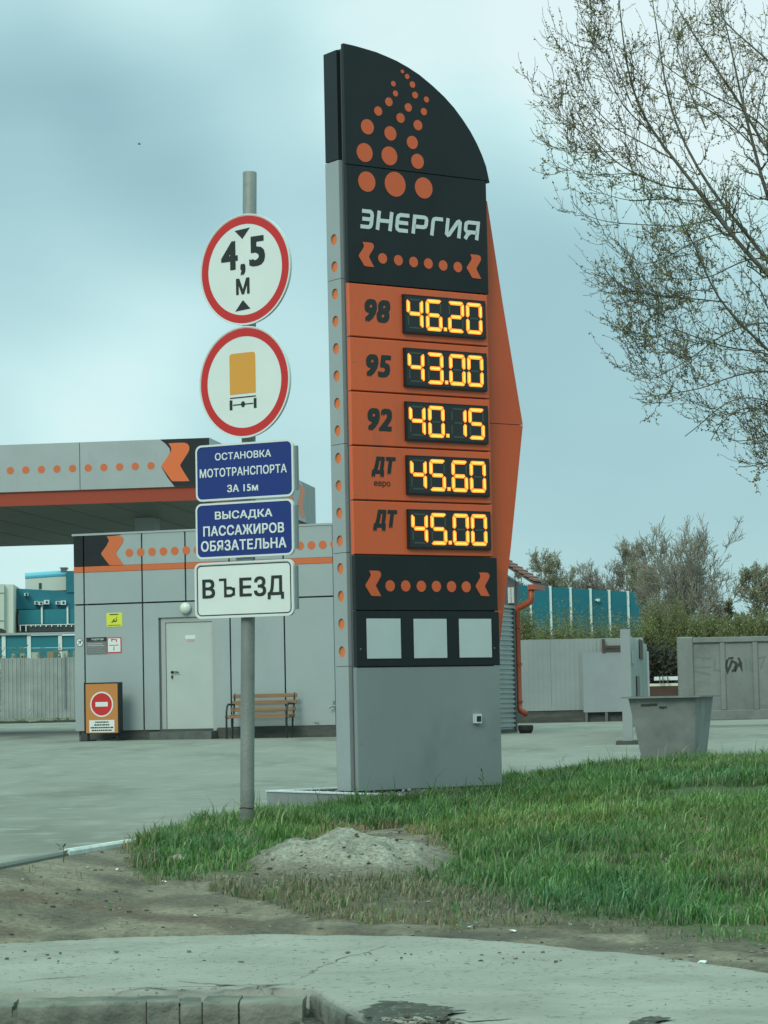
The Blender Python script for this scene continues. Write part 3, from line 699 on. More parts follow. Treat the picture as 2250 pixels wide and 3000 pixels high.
for r in range(5):
    zt_ = topz[1] - .4095 * r; zb2 = zt_ - .4095
    pnl = MB().box(0.003, 0, zb2 + .005, 1.296, .035, zt_ - .005, bev=.005).build('price_panel', ORANGE, py)
    d0, d1, dz0, dz1 = .486, 1.260, zt_ - .355, zt_ - .058
    fr_ = MB().box(d0, -.022, dz0, d1, 0, dz1).build('display_housing', BLACKP, pnl)
    MB().box(d0 + .012, -.0235, dz0 + .012, d1 - .012, -.022, dz1 - .012).build('display_screen', SCREEN, pnl)
    zz = zt_ - .325; hh = .243; xs_ = (.512, .690, .898, 1.070); w = .152
    for i, ch in enumerate(PRICES[r]):
        lit = MB()
        for k in 'abcdefg':
            P = segpoly(k, xs_[i], zz, w, hh, .030)
            if k in SEG[ch]: lit.prism(P, -.028, -.0235, 0); lit.prism(shrink(P, .5), -.029, -.028, 1)
            else: MB().prism(shrink(P, .8), -.0255, -.0235).build('unlit_segment', UNLIT, pnl)
        lit.build('digit', [LIT, LITC], pnl)
    lit = MB(); lit.box(.856, -.028, zz + .006, .884, -.0235, zz + .034); lit.box(.862, -.029, zz + .012, .878, -.028, zz + .028, 1); lit.build('decimal_point', [LIT, LITC], pnl)
    x0, a, x1, b = nb[r]
    text(NAMES[r], x0, zt_ + a, x1, zt_ + b, -.001, INK, pnl, 'fuel_name', bold=.062 if r < 3 else .095, shear=.18 if r < 3 else .22)
    if r == 3: text('евро', .195, zt_ - .312, .345, zt_ - .262, -.001, INK, pnl, 'fuel_name', bold=.022)
zr5 = topz[1] - .4095 * 5
# lower black bands, white squares, grey base panel
z1_, z2_ = h(Z3(800, 450))[1], h(Z3(800, 836))[1]
MB().box(0.006, -.006, z1_ + .003, 1.325, .035, zr5 - .003, bev=.004).build('lower_band', BLACKP, py)
MB().box(0.006, -.006, z2_ + .003, 1.333, .035, z1_ - .003, bev=.004).build('poster_band', BLACKP, py)
MB().box(0.0, 0, 0, 1.331, .035, z2_ - .003, bev=.004).build('base_panel', GREYP, py)
for a, b, c, d in ((408, 503, 645, 780), (735, 505, 965, 777), (1050, 505, 1275, 773)):
    x0, z0 = h(Z3((a + c) / 2 - (c - a) / 2 + 2, (b + d) / 2)); x1, _ = h(Z3(c, (b + d) / 2)); zt2 = h(Z3((a + c) / 2, b))[1]; zb3 = h(Z3((a + c) / 2, d))[1]
    MB().box(x0, -.010, zb3, x1, -.006, zt2).build('blank_square', SQW, py)
for x0, x1, yt, yb in ((400, 509, 170, 347), (1165, 1262, 183, 347)):
    a = h(Z3(x0, (yt + yb) / 2)); b = h(Z3(x1, (yt + yb) / 2)); c = (h(Z3((x0 + x1) / 2, yt))[1], h(Z3((x0 + x1) / 2, yb))[1]); chev(a[0], c[1], b[0], c[0], -.006, ORANGE, py)
for cx, cy in ((572, 276), (680, 277), (788, 279), (893, 280), (998, 281), (1100, 283)):
    x, z = h(Z3(cx, cy)); MB().disc(x, z, .0425, .0425, -.009, -.006, 24).build('orange_dot', ORANGE, py)
x0, z1b = h(Z3(1150, 1166)); x1, z0b = h(Z3(1198, 1229))
sk = MB(); sk.box(x0, -.03, z0b, x1, 0, z1b, 0); sk.box(x0 + .014, -.032, z0b + .012, x1 - .008, -.03, z1b - .016, 1); sk.build('socket_box', [PALE, INK], py)
MB().box(1.296, -.004, h(Z3(1290, 458))[1] - .008, 1.36, 0.08, h(Z3(1290, 445))[1] - .004).build('fin_tab', WINGOR, py)
for zz in (.35, 1.05, 2.2, 3.2):
    for xx in (.04, 1.28): MB().disc(xx, zz, .006, .006, -.009 if .9 < zz < 1.7 else -.003, 0.001, 8).build('screw', GALV, py)

# planter box the pylon stands in
pl = empty('concrete_planter', loc=(-.93, 19.46, 0), yaw=PY.yaw, label='low grey planter box edge with gravel fill around the foot of the pylon', cat='planter')
PH = .128; PW = 1.62; PD = 1.72
m_ = mat('planter concrete', (.24, .265, .265), .8, c2=(.19, .21, .21), scale=4)
MB().box(0, -PD, -.2, .07, 0, PH).build('near_wall', m_, pl)
MB().box(.07, -.07, -.2, PW, 0, PH).build('rear_wall', m_, pl)
MB().box(.07, -PD, -.2, PW, -PD + .07, PH - .03).build('front_wall', m_, pl)
MB().box(-.008, -PD, PH, .078, .008, PH + .010).build('rim', PALE, pl); MB().box(.078, -.078, PH, PW, .008, PH + .010).build('rim', PALE, pl)
V = []; F_ = []; n = 44
for i in range(n):
    for j in range(n): x, y = .07 + (PW - .07) * i / (n - 1), -PD + .07 + (PD - .14) * j / (n - 1); V.append((x, y, PH - .03 + .035 * noise.noise(Vector((x * 12, y * 12, 0))) + .02 * noise.noise(Vector((x * 30, y * 30, 0)))))
for i in range(n - 1):
    for j in range(n - 1): a = i * n + j; F_.append((a, a + n, a + n + 1, a + 1))
gb = npmesh('gravel_fill', V, F_, mat('planter gravel', (.16, .165, .15), .95, c2=(.06, .065, .06), scale=16, bump=1, bscale=50, lo=.4, hi=.6), pl, smooth=True); gb['kind'] = 'stuff'
rr = random.Random(2); mb = MB()
for i in range(420):
    s = rr.uniform(.008, .022); c = (rr.uniform(.09, PW), rr.uniform(-PD + .1, -.09), PH - .012 + rr.uniform(-.01, .012)); mb.sphere(c, s, 5, 4, rr.randint(0, 1), (1, rr.uniform(.6, 1), rr.uniform(.5, .8)))
o = mb.build('gravel_stones', [mat('stone a', (.26, .27, .25), .9), mat('stone b', (.10, .105, .10), .9)], pl); o['kind'] = 'stuff'

# ------------------------------------------------------------------ the road sign post
SG = Frame(atY(*Z5(415, 1100), 15.9), -27.007)
sgo = atY(725, 2440, 15.9)
sp = empty('road_sign_post', loc=(SG.o.x, SG.o.y, 0), yaw=SG.yaw, label='grey tubular post carrying two round red ringed signs above three plates', cat='road sign')
tp = SG.hit(731.7, 504); bt = SG.hit(724, 2400)
dxdz = (tp[0] - bt[0]) / (tp[1] - bt[1]); zt3 = tp[1]
def px(z): return tp[0] + (z - zt3) * dxdz
pr = .0435
mb = MB(); mb.tube([(px(z), 0, z) for z in (-.3, .3, 1, 2, 3, zt3 - .004)] + [(px(zt3), 0, zt3)], [pr] * 6 + [pr * .9], 20); mb.build('post', STEELPOLE, sp, smooth=False)
for o_ in (sp.children[-1],): o_.data.polygons.foreach_set('use_smooth', [len(p.vertices) == 4 for p in o_.data.polygons])
SY = -.075                                              # face plane of the signs
def hs(p, off=SY): return SG.hit(*p, off)
def rrect(x0, z0, x1, z1, r, n=6):
    P = []
    for cx, cz, a0 in ((x1 - r, z1 - r, 0), (x0 + r, z1 - r, 90), (x0 + r, z0 + r, 180), (x1 - r, z0 + r, 270)):
        for i in range(n + 1): a = R(a0 + 90 * i / n); P.append((cx + r * math.cos(a), cz + r * math.sin(a)))
    return P
def rrect_ring(mb, A, B, y0, y1, mi=0):
    n = len(A); k = len(mb.v); mb.v += [(x, y0, z) for x, z in A] + [(x, y0, z) for x, z in B] + [(x, y1, z) for x, z in A]
    for i in range(n): j = (i + 1) % n; mb.f += [(k + i, k + j, k + n + j, k + n + i), (k + i, k + 2 * n + i, k + 2 * n + j, k + j)]; mb.m += [mi, mi]
for kx, (cx, cz) in enumerate((Z4(576, 882), Z4(570, 1740))):
    x, z = hs((cx, cz)); Rr = .350
    nm = 'height_limit_sign' if kx == 0 else 'truck_sign'
    d = MB().disc(x, z, Rr - .004, Rr - .004, SY + .001, SY + .012, 72, 0).build(nm, GALV, sp); d['label'] = 'round height limit disc reading 4,5' if kx == 0 else 'round disc with an amber box body over a black axle'
    mb = MB(); mb.ring(x, z, Rr - .008, Rr, SY - .003, SY + .016, 72); mb.build('rim', WHITEE, d)
    MB().disc(x, z, Rr - .008, Rr - .008, SY, SY + .001, 72).build('sign_face', WHITEP, d)
    MB().ring(x, z, .286, .337, SY - .0015, SY, 72).build('red_ring', RED, d)
    MB().box(px(z) - .06, SY + .012, z - .16, px(z) + .06, -.03, z - .13).build('bracket', GALV, d); MB().box(px(z) - .06, SY + .012, z + .13, px(z) + .06, -.03, z + .16).build('bracket', GALV, d)
    da = R(-6.5); cxp = px(z); d.rotation_euler = (0, 0, da); d.location = (cxp - cxp * math.cos(da), -cxp * math.sin(da), 0)      # the discs are clamped a little further round the post
    q = -.0015
    def hh4(a, b): return hs(Z4(a, b))
    if kx == 0:
        for tri in (((493, 588), (618, 563), (556, 650)), ((497, 1203), (622, 1181), (560, 1115))):
            MB().prism([hh4(*t) for t in tri], SY + q, SY).build('arrowhead', INK, d)
        def tb(s, x0, z0, x1, z1, bold=.045):
            a = hh4(x0, (z0 + z1) / 2)[0]; b = hh4(x1, (z0 + z1) / 2)[0]; xm = (x0 + x1) / 2; text(s, a, hh4(xm, z1)[1], b, hh4(xm, z0)[1], SY + q, INK, d, bold=bold)
        tb('4', 382, 668, 518, 888); tb('5', 612, 628, 742, 858); tb(',', 540, 838, 582, 928); tb('М', 505, 948, 615, 1072, .035)
    else:
        a = hh4(452, 1680)[0]; b = hh4(664, 1680)[0]; zt4 = hh4(556, 1518)[1]; zb4 = hh4(556, 1830)[1]
        P = rrect(a, zb4, b, zt4, .02, 4); P = [(x_, z_ if z_ > zb4 + .02 else zb4) for x_, z_ in P]; P2 = []
        for p_ in P:
            if not P2 or (abs(p_[0] - P2[-1][0]) + abs(p_[1] - P2[-1][1])) > 1e-5: P2.append(p_)
        MB().prism(P2, SY + q, SY).build('box_pictogram', TRUCKO, d)
        def zz4(y): return hh4(556, y)[1]
        mb = MB(); mb.box(a, SY + q, zz4(1861), b, SY, zz4(1852)); ww = .021
        mb.box(a - .004, SY + q, zz4(1948), a - .004 + ww, SY, zz4(1872)); mb.box(b + .004 - ww, SY + q, zz4(1948), b + .004, SY, zz4(1872)); mb.box(a + ww, SY + q * .9, zz4(1915), b - ww, SY, zz4(1906)); mb.build('axle_pictogram', INK, d)
        MB().disc((a + b) / 2, zz4(1910), .0155, .019, SY + q * 1.2, SY, 16).build('hub_pictogram', INK, d)
PLX0, PLX1 = hs(Z5(136, 550))[0], hs(Z5(660, 550))[0]
def plate(yt, yb, nm, face, edge, lab, lines, xl, xr, border=None, r=.042, txm=WHITEE):
    a = hs(Z5(xl, (yt + yb) / 2))[0]; b = hs(Z5(xr, (yt + yb) / 2))[0]; xm = (xl + xr) / 2
    z1p = hs(Z5(xm, yt))[1]; z0p = hs(Z5(xm, yb))[1]
    d = MB().prism(rrect(a + .003, z0p + .003, b - .003, z1p - .003, r), SY + .001, SY + .014).build(nm, GALV, sp); d['label'] = lab
    A, B = rrect(a, z0p, b, z1p, r), rrect(a + .011, z0p + .011, b - .011, z1p - .011, r - .008)
    mb = MB(); rrect_ring(mb, A, B, SY - .003, SY + .018); rrect_ring(mb, B, rrect(a + .012, z0p + .012, b - .012, z1p - .012, r - .009), SY - .003, SY); mb.build('rim', edge, d)
    MB().prism(rrect(a + .010, z0p + .010, b - .010, z1p - .010, r - .008), SY, SY + .001).build('sign_face', face, d)
    if border:
        mb = MB(); rrect_ring(mb, rrect(a + .016, z0p + .016, b - .016, z1p - .016, r - .012), rrect(a + .023, z0p + .023, b - .023, z1p - .023, r - .019), SY - .0012, SY); mb.build('border_line', border, d)
    MB().box(b - .02, SY + .018, z0p + .04, b + .012, SY + .045, z1p - .04).build('back_flange', GALV, d)
    for s, x0, y0, x1, y1, bd, mm in lines:             # text boxes: measured at their own centre
        xa, ya = hs(Z5(x0, (y0 + y1) / 2)); xb, _ = hs(Z5(x1, (y0 + y1) / 2)); xc = (x0 + x1) / 2
        if s == 'Ъ':                                    # drawn as strokes
            za_, zb_3 = hs(Z5(xc, y1))[1], hs(Z5(xc, y0))[1]; w3 = .0185; q3 = xa + .30 * (xb - xa); mb = MB()
            mb.box(xa, SY - .0018, zb_3 - w3 * .85, q3 + w3, SY, zb_3); mb.box(q3, SY - .0015, za_, q3 + w3, SY, zb_3 - w3 * .85)
            hm = za_ + .56 * (zb_3 - za_) - w3 / 2; a_ = q3 + w3 * .9; b_ = xb - w3 / 2; lo_ = za_ + w3 / 2
            stroke(mb, [(a_, hm), (b_ - .025, hm), (b_ - .008, hm - .008), (b_, hm - .024), (b_, lo_ + .024), (b_ - .008, lo_ + .008), (b_ - .025, lo_), (a_, lo_)], w3, SY - .0012, SY); mb.build('lettering', mm, d); continue
        text(s, xa, hs(Z5(xc, y1))[1], xb, hs(Z5(xc, y0))[1], SY - .0015, mm, d, bold=bd)
    return d
LT = mat('white letter film', (.66, .70, .70), .4)
plate(85, 391, 'blue_plate', BLUE, WHITEE, 'upper blue plate with white lettering', [('ОСТАНОВКА', 240, 133, 543, 173, .024, LT), ('МОТОТРАНСПОРТА', 158, 215, 628, 263, .024, LT), ('ЗА 15м', 306, 309, 473, 350, .030, LT)], 136, 664)
plate(403, 705, 'blue_plate', BLUE, WHITEE, 'lower blue plate with white lettering', [('ВЫСАДКА', 240, 450, 550, 502, .032, LT), ('ПАССАЖИРОВ', 177, 527, 614, 583, .032, LT), ('ОБЯЗАТЕЛЬНА', 165, 607, 626, 665, .032, LT)], 137, 664)
plate(726, 1030, 'white_plate', WHITEP, WHITEE, 'white plate with black border and large black lettering', [('В', 172, 825, 240, 928, .030, INK), ('Е', 372, 815, 438, 917, .030, INK), ('З', 450, 808, 516, 916, .030, INK), ('Д', 524, 803, 612, 931, .030, INK), ('Ъ', 262, 819, 350, 922, .030, INK)], 131, 664, border=INK)
for yy in (396, 715):
    z = hs(Z5(400, yy))[1]; MB().box(px(z) - .055, -.055, z - .012, px(z) + .055, -.03, z + .012).build('bracket', GALV, sp)
w = MB(); zz = SG.hit(*Z5(415, 2058))[1]
w.tube([(px(zz) + .047 * math.cos(a), .047 * math.sin(a), zz + .003 * math.sin(3 * a)) for a in [R(i * 20) for i in range(19)]], .003, 5); w.build('wire_loop', RUST, sp)

# ------------------------------------------------------------------ station building
FB = Frame(atY(480, 2143, 48.0), -18.28); FB.o.z = 0
x_left = FB.hit(219, 1900)[0]; FB.o = FB.o + FB.x * x_left
sb = empty('station_building', FB, label='low station building clad in grey panels with a black corner and orange stripe', cat='building')
def hb(p, off=0.0): return FB.hit(*p, off)
ZG = .15
zbot = hb((300, 2141))[1]; ztop = hb(Z6(900, 858))[1]
sx_ = [0.0, hb((247, 1800))[0], hb((419, 1900))[0], hb((544, 1750))[0], hb((675, 1900))[0], hb((834, 1900))[0], hb((981, 1900))[0]]
WB = FB.hit(1322, 1900)[0]; sx_ += [sx_[-1] + 1.0, WB]
zseam = hb(Z6(1200, 1425))[1]; DEP = 3.4
MB().box(.02, .108, ZG, WB - .02, DEP, ztop - .03).build('wall_core', SEAM, sb)
JW = .014
zst1 = hb(Z6(900, 1126))[1]; zst0 = hb(Z6(900, 1173))[1]
dL = hb((465, 1900))[0]; dR = hb((631, 1950))[0]; dT = hb((520, 1808))[1]; dB = hb((520, 2142))[1]
for i in range(len(sx_) - 1):
    a, b = sx_[i] + (JW if i else 0), sx_[i + 1] - (JW if i < len(sx_) - 2 else 0)
    MB().box(a, 0, zst1 + .002, b, .04, ztop - .04, bev=.003).build('cladding_panel', BLACKP if i < 1 else FACADE, sb)
    MB().box(a, -.004, zst0, b, .04, zst1 - .002, bev=.003).build('orange_stripe', DOTO, sb)
    MB().box(a, 0, zseam + JW, b, .04, zst0 - .004, bev=.003).build('cladding_panel', FACADE, sb)
low = [sx_[0], sx_[1], sx_[2]]
for a, b in ((0, 1), (1, 2)): MB().box(sx_[a] + (JW if a else 0), 0, zbot, sx_[b] - JW, .04, zseam - JW, bev=.003).build('cladding_panel', FACADE, sb)
MB().box(sx_[2] + JW, 0, zbot, dL, .04, zseam - JW, bev=.003).build('cladding_panel', FACADE, sb)
MB().box(dL + .001, 0, dT, dR - .001, .04, zseam - JW).build('cladding_panel', FACADE, sb)
MB().box(dR, 0, zbot, sx_[4] - JW, .04, zseam - JW, bev=.003).build('cladding_panel', FACADE, sb)
for i in range(4, len(sx_) - 1): MB().box(sx_[i] + JW, 0, zbot + (.03 if i > 3 else 0), sx_[i + 1] - JW, .04, zseam - JW, bev=.003).build('cladding_panel', FACADE, sb)
MB().box(-.03, -.012, ztop - .038, WB, DEP, ztop + .0).build('roof_coping', GREYL, sb)
# side walls
MB().box(-.002, .0405, zbot, .0195, DEP, ztop - .04).build('side_cladding', FACADE, sb)
MB().box(WB - .0195, .0405, zbot, WB + .002, DEP, ztop - .04).build('side_cladding', FACADE, sb)
# black corner field and chevron on the upper row, in front of the grey panels but cut at the seams
bx1 = hb(Z6(880, 1000))[0]
def bsect(a, b):
    P = []
    zz = lambda y: hb(Z6(880, y))[1]
    xr = lambda x: hb(Z6(x, 1000))[0]
    return P
cx0, cx1 = hb(Z6(820, 1000))[0], hb(Z6(1000, 1000))[0]; cz1, cz0 = zst1 + (ztop - .04 - zst1) * .955, zst1 + .006
cw, chh = cx1 - cx0, cz1 - cz0
edgeL = [(cx0 + a * cw, cz0 + b * chh) for a, b in CHEV if True]
fld = [(sx_[1] + JW, zst1 + .004), (cx0 + .45 * cw, zst1 + .004), (cx0 + .20 * cw, cz0 + .18 * chh), (cx0 + .02 * cw, cz0 + .42 * chh), (cx0 + .24 * cw, cz0 + .68 * chh), (cx0 + .37 * cw, cz0 + .86 * chh), (cx0 + .35 * cw, cz0 + .95 * chh), (cx0 + .27 * cw, cz1), (cx0 + .9 * cw, cz1 + .01), (cx0 + .85 * cw, ztop - .045), (sx_[1] + JW, ztop - .045)]
MB().prism(fld, -.004, -.0005).build('black_field', BLACKP, sb)
chev(cx0, cz0, cx1, cz1, -.004, DOTO, sb)
for i in range(0, 22):
    cxp = 1047 + 92.2 * i; x, z = hb(Z6(cxp, 1021 - 9.6 * (i / 3)))
    if x > WB - .1: break
    r = .078; zc_ = hb(Z6(1047, 1021))[1]
    if min(abs(x - s_) for s_ in sx_) < .005: continue
    MB().disc(x, zc_, r, r, -.004, -.0005, 20).build('orange_dot', DOTO, sb)
# plinth, step
MB().box(.10, .03, 0, WB - .03, .2, zbot + .01).build('plinth', PLINTH, sb)
MB().box(dR + .05, -.06, -.02, WB - .03, .03, zbot + .022).build('plinth_ledge', PLINTH, sb)
MB().box(dL - .06, -.35, -.02, dR + .04, .028, dB - .01).build('door_step', STEP, sb)
# door: recess, frame, leaf, handle, sticker
MB().box(dL, .0405, dB - .01, dL + .035, .13, dT).build('door_reveal', SEAM, sb)
dr = MB().box(dL + .125, .06, dB + .01, dR - .07, .10, dT - .10, bev=.004).build('door', DOORM, sb)
fm = MB(); a, b = dL + .036, dR - .001
fm.box(a, .04, dB, a + .085, .10, dT - .001); fm.box(b - .065, .02, dB, b, .10, dT - .001); fm.box(a + .085, .04, dT - .095, b - .065, .10, dT - .001); fm.build('door_frame', DOORF, dr)
hx_, hz_ = hb(Z7(1385, 883))
mbh = MB(); mbh.tube([(hx_, .06, hz_), (hx_, .015, hz_), (hx_ + .02, .01, hz_ + .005), (hx_ + .13, .01, hz_), (hx_ + .145, .012, hz_ - .015)], .012, 8); mbh.disc(hx_, hz_, .028, .028, .052, .06, 14); mbh.build('handle', IRON, dr)
mbh = MB(); mbh.disc(hx_, hz_ - .085, .022, .028, .052, .06, 14); mbh.box(hx_ - .003, .03, hz_ - .13, hx_ + .003, .052, hz_ - .09); mbh.build('lock', IRON, dr)
for zz in (dB + .28, dT - .38): MB().tube([(dR - .068, .05, zz), (dR - .068, .05, zz + .10)], .012, 8).build('hinge', SEAM, dr)
x0, z1b = hb(Z7(1490, 584)); x1, z0b = hb(Z7(1572, 612)); mbh = MB().box(x0, .057, z0b, x1, .06, z1b).build('notice', WHITEE, dr)
x0, z1b = hb(Z7(1508, 614)); x1, z0b = hb(Z7(1565, 634)); mbh = MB().box(x0, .057, z0b, x1, .06, z1b).build('notice', mat('pinkish notice', (.42, .33, .29), .5), dr)
# round lamp
lx, lz = hb(Z7(1510, 365)); mbl = MB().sphere((lx, -.05, lz), .108, 18, 12, 0, (1, .75, 1)).build('wall_lamp', GLOBE, sb, smooth=True)
MB().disc(lx, lz, .075, .075, -.02, 0, 16).build('lamp_base', DOORF, mbl)
# notices on the wall
YEL = mat('yellow notice', (.60, .64, .045), .5)
x0, z1b = hb(Z7(863, 404)); x1, z0b = hb(Z7(992, 512)); yn = MB().prism(rrect(x0, z0b, x1, z1b, .02, 3), -.006, -.0005).build('yellow_notice', YEL, sb)
w_ = x1 - x0; hn = z1b - z0b; INK2 = mat('dark print', (.05, .06, .02), .6)
mbn = MB(); mbn.box(x0 + .2 * w_, -.007, z0b + .84 * hn, x0 + .76 * w_, -.006, z0b + .92 * hn); mbn.box(x0 + .08 * w_, -.007, z0b + .08 * hn, x0 + .9 * w_, -.006, z0b + .13 * hn); mbn.build('text_line', INK2, yn)
mbn = MB(); mbn.prism([(x0 + a * w_, z0b + b * hn) for a, b in ((.28, .30), (.42, .28), (.40, .36), (.62, .32), (.70, .50), (.66, .52), (.58, .42), (.48, .48), (.58, .58), (.46, .56), (.40, .44))], -.007, -.006)
stroke(mbn, [(x0 + .62 * w_, z0b + .5 * hn), (x0 + .66 * w_, z0b + .72 * hn)], .012, -.007, -.006); mbn.build('camera_pictogram', INK2, yn)
GREYN = mat('grey notice', (.13, .14, .14), .6, c2=(.16, .17, .165), scale=30)
x0, z1b = hb(Z7(700, 603)); x1, z0b = hb(Z7(866, 735)); hn = z1b - z0b; w_ = x1 - x0
ib = MB().box(x0, -.008, z0b, x1, -.0005, z1b).build('information_board', GREYN, sb)
MB().box(x0, -.0095, z1b - .25 * hn, x1, -.008, z1b).build('board_header', INK, ib)
text('ЭНЕРГИЯ', x0 + .25 * w_, z1b - .18 * hn, x0 + .85 * w_, z1b - .07 * hn, -.010, PALE, ib, bold=.03)
for k in range(6): MB().box(x0 + .06 * w_, -.0085, z0b + (.08 + .105 * k) * hn, x0 + (.94 - .07 * (k % 3)) * w_, -.008, z0b + (.105 + .105 * k) * hn).build('text_line', PALE if k > 3 else mat('dim print', (.22, .235, .23), .6), ib)
x0, z1b = hb(Z7(868, 603)); x1, z0b = hb(Z7(985, 725)); hn = z1b - z0b; w_ = x1 - x0
rn = MB().box(x0, -.008, z0b, x1, -.0005, z1b).build('red_edged_notice', RED, sb)
MB().box(x0 + .018, -.0095, z0b + .018, x1 - .018, -.008, z1b - .018).build('notice_face', WHITEP, rn)
mbn = MB(); stroke(mbn, [(x0 + .32 * w_, z0b + .9 * hn), (x0 + .35 * w_, z0b + .72 * hn)], .018, -.0105, -.0095); stroke(mbn, [(x0 + .3 * w_, z0b + .88 * hn), (x0 + .68 * w_, z0b + .84 * hn), (x0 + .66 * w_, z0b + .68 * hn)], .018, -.0105, -.0095); mbn.build('red_mark', RED, rn)
mbn = MB(); mbn.box(x0 + .16 * w_, -.0105, z0b + .48 * hn, x0 + .82 * w_, -.0095, z0b + .52 * hn); mbn.box(x0 + .46 * w_, -.0105, z0b + .14 * hn, x0 + .51 * w_, -.0095, z0b + .42 * hn); mbn.build('text_line', INK, rn)
x, z = hb(Z7(647, 643)); ns = MB().disc(x, z, .072, .076, -.006, -.0005, 24).build('no_smoking_sign', INK, sb)
MB().disc(x, z, .064, .068, -.0075, -.006, 24).build('sign_face', WHITEP, ns); mbn = MB(); stroke(mbn, [(x - .04, z - .042), (x + .045, z + .045)], .013, -.009, -.0075); stroke(mbn, [(x - .035, z + .02), (x + .025, z + .025), (x + .02, z - .03)], .012, -.0088, -.0075); mbn.build('symbol', INK, ns)
# outdoor tap and a pipe stub low on the wall
x, z = hb(Z8(1476, 940)); mbt = MB(); mbt.tube([(x + .05, 0, z), (x + .05, -.08, z), (x - .03, -.11, z - .005), (x - .06, -.12, z - .03)], .018, 8); mbt.tube([(x + .02, -.08, z), (x + .03, -.08, z + .07)], .016, 8); mbt.sphere((x + .03, -.08, z + .08), .024, 8, 6); mbt.build('outdoor_tap', GALV, sb)
x, z = hb(Z8(1345, 1052)); mbt = MB(); mbt.tube([(x - .03, 0, z), (x - .03, -.05, z), (x + .05, -.06, z - .02)], .012, 6); mbt.build('pipe_stub', GALV, sb)

# ------------------------------------------------------------------ bench
BN = Frame(atY(*Z8(713, 1190), 46.9), -18.28); BN.o.z = ZG; BN.o = BN.o
bx0 = FB.hit(*Z8(713, 1000), 0)[0]; bx1 = FB.hit(*Z8(1190, 1000), 0)[0]
bo = FB.o + FB.x * (bx0 + .11) - FB.y * .18; bo.z = ZG
bn = empty('bench', loc=bo, yaw=FB.yaw, label='varnished wooden slat bench with black iron ends against the grey wall', cat='bench')
BL = (bx1 - bx0) * .995; ZT_ = FB.hit(*Z8(900, 850), -.1)[1] - ZG; ZSEAT = .385
for i in range(3):
    z = ZT_ - .035 - i * .123; y = -.02 - .04 * i
    MB().box(-.01, y, z - .036, BL, y + .022, z + .036, bev=.004).build('slat', WOOD, bn)
MB().box(-.01, -.14, ZT_ - .43, BL, -.118, ZT_ - .37, bev=.004).build('slat', WOOD, bn)
for i in range(3):
    y = -.15 - i * .105; MB().box(0, y - .085, ZSEAT + .0 - .006 * i, BL - .01, y, ZSEAT + .045 - .006 * i).build('slat', WOOD, bn)
for x in (.03, BL - .05):
    mbb = MB(); mbb.tube([(x, -.16, -.0), (x, -.13, .36), (x, -.09, ZSEAT), (x, -.0, ZT_ + .01)], .018, 6); mbb.tube([(x, -.44, 0), (x, -.445, .3), (x, -.435, .50), (x, -.40, .59), (x, -.34, .63), (x, -.06, .62)], .019, 8)
    mbb.tube([(x, -.44, ZSEAT - .01), (x, -.12, ZSEAT + .01)], .017, 6); mbb.build('iron_end', IRON, bn)

# ------------------------------------------------------------------ no-entry stand
a0, a1 = FB.hit(*Z7(692, 1100), -.55)[0], FB.hit(*Z7(953, 1100), -.55)[0]
zt5 = FB.hit(*Z7(820, 975), -.55)[1]; zb5 = FB.hit(*Z7(820, 1376), -.55)[1]
so_ = FB.o + FB.x * a0 - FB.y * .55; so_.z = ZG
st = empty('no_entry_stand', loc=so_, yaw=FB.yaw, label='ochre pavement stand with a red no entry disc and small white panel', cat='stand')
W_ = a1 - a0; H2 = zt5 - ZG; B2 = zb5 - ZG
mbs = MB(); mbs.box(-.03, .0, B2 - .01, 0, .16, H2 + .02); mbs.box(W_, 0, B2 - .01, W_ + .03, .16, H2 + .02); mbs.box(0, 0, H2, W_, .16, H2 + .02); mbs.box(0, .03, B2 - .01, W_, .16, H2); mbs.box(0, .0, B2 - .012, W_, .03, B2); mbs.build('case', BLACKP, st)
MB().box(.001, .006, B2 + .001, W_ - .001, .029, H2 - .001).build('face_board', STANDO, st)
x, z = FB.hit(*Z7(823, 1143), -.55); x -= a0; z -= ZG
MB().disc(x, z, .235, .235, .003, .006, 40).build('white_disc', WHITEP, st)
MB().disc(x, z, .208, .208, .0015, .003, 40).build('red_disc', RED, st)
MB().box(x - .125, .0, z - .042, x + .125, .0015, z + .042).build('white_bar', WHITEP, st)
x0, z1b = FB.hit(*Z7(722, 1273), -.55); x1, z0b = FB.hit(*Z7(927, 1368), -.55); x0 -= a0; x1 -= a0; z1b -= ZG; z0b -= ZG
tpn = MB().box(x0, .003, z0b, x1, .006, z1b).build('text_panel', WHITEP, st); hn = z1b - z0b; w_ = x1 - x0
for k, (p, q) in enumerate(((.1, .9), (.05, .95), (.2, .8), (.24, .78))):     # rows of small print too blurred to read
    r_ = random.Random(k); xx = x0 + p * w_; mbn = MB()
    while xx < x0 + q * w_: l_ = r_.uniform(.02, .05); mbn.box(xx, .0018, z0b + (.10 + .225 * k) * hn, min(xx + l_, x0 + q * w_), .003, z0b + (.10 + .225 * k + .12) * hn); xx += l_ + .008
    o = mbn.build('text_line', INK, tpn); o['kind'] = 'stuff'
for xx in (-.02, W_ - .08): MB().box(xx - .04, -.12, 0, xx + .10, .30, .025).build('foot', IRON, st); MB().box(xx + .02, .06, .025, xx + .05, .1, B2 - .012).build('leg', IRON, st)

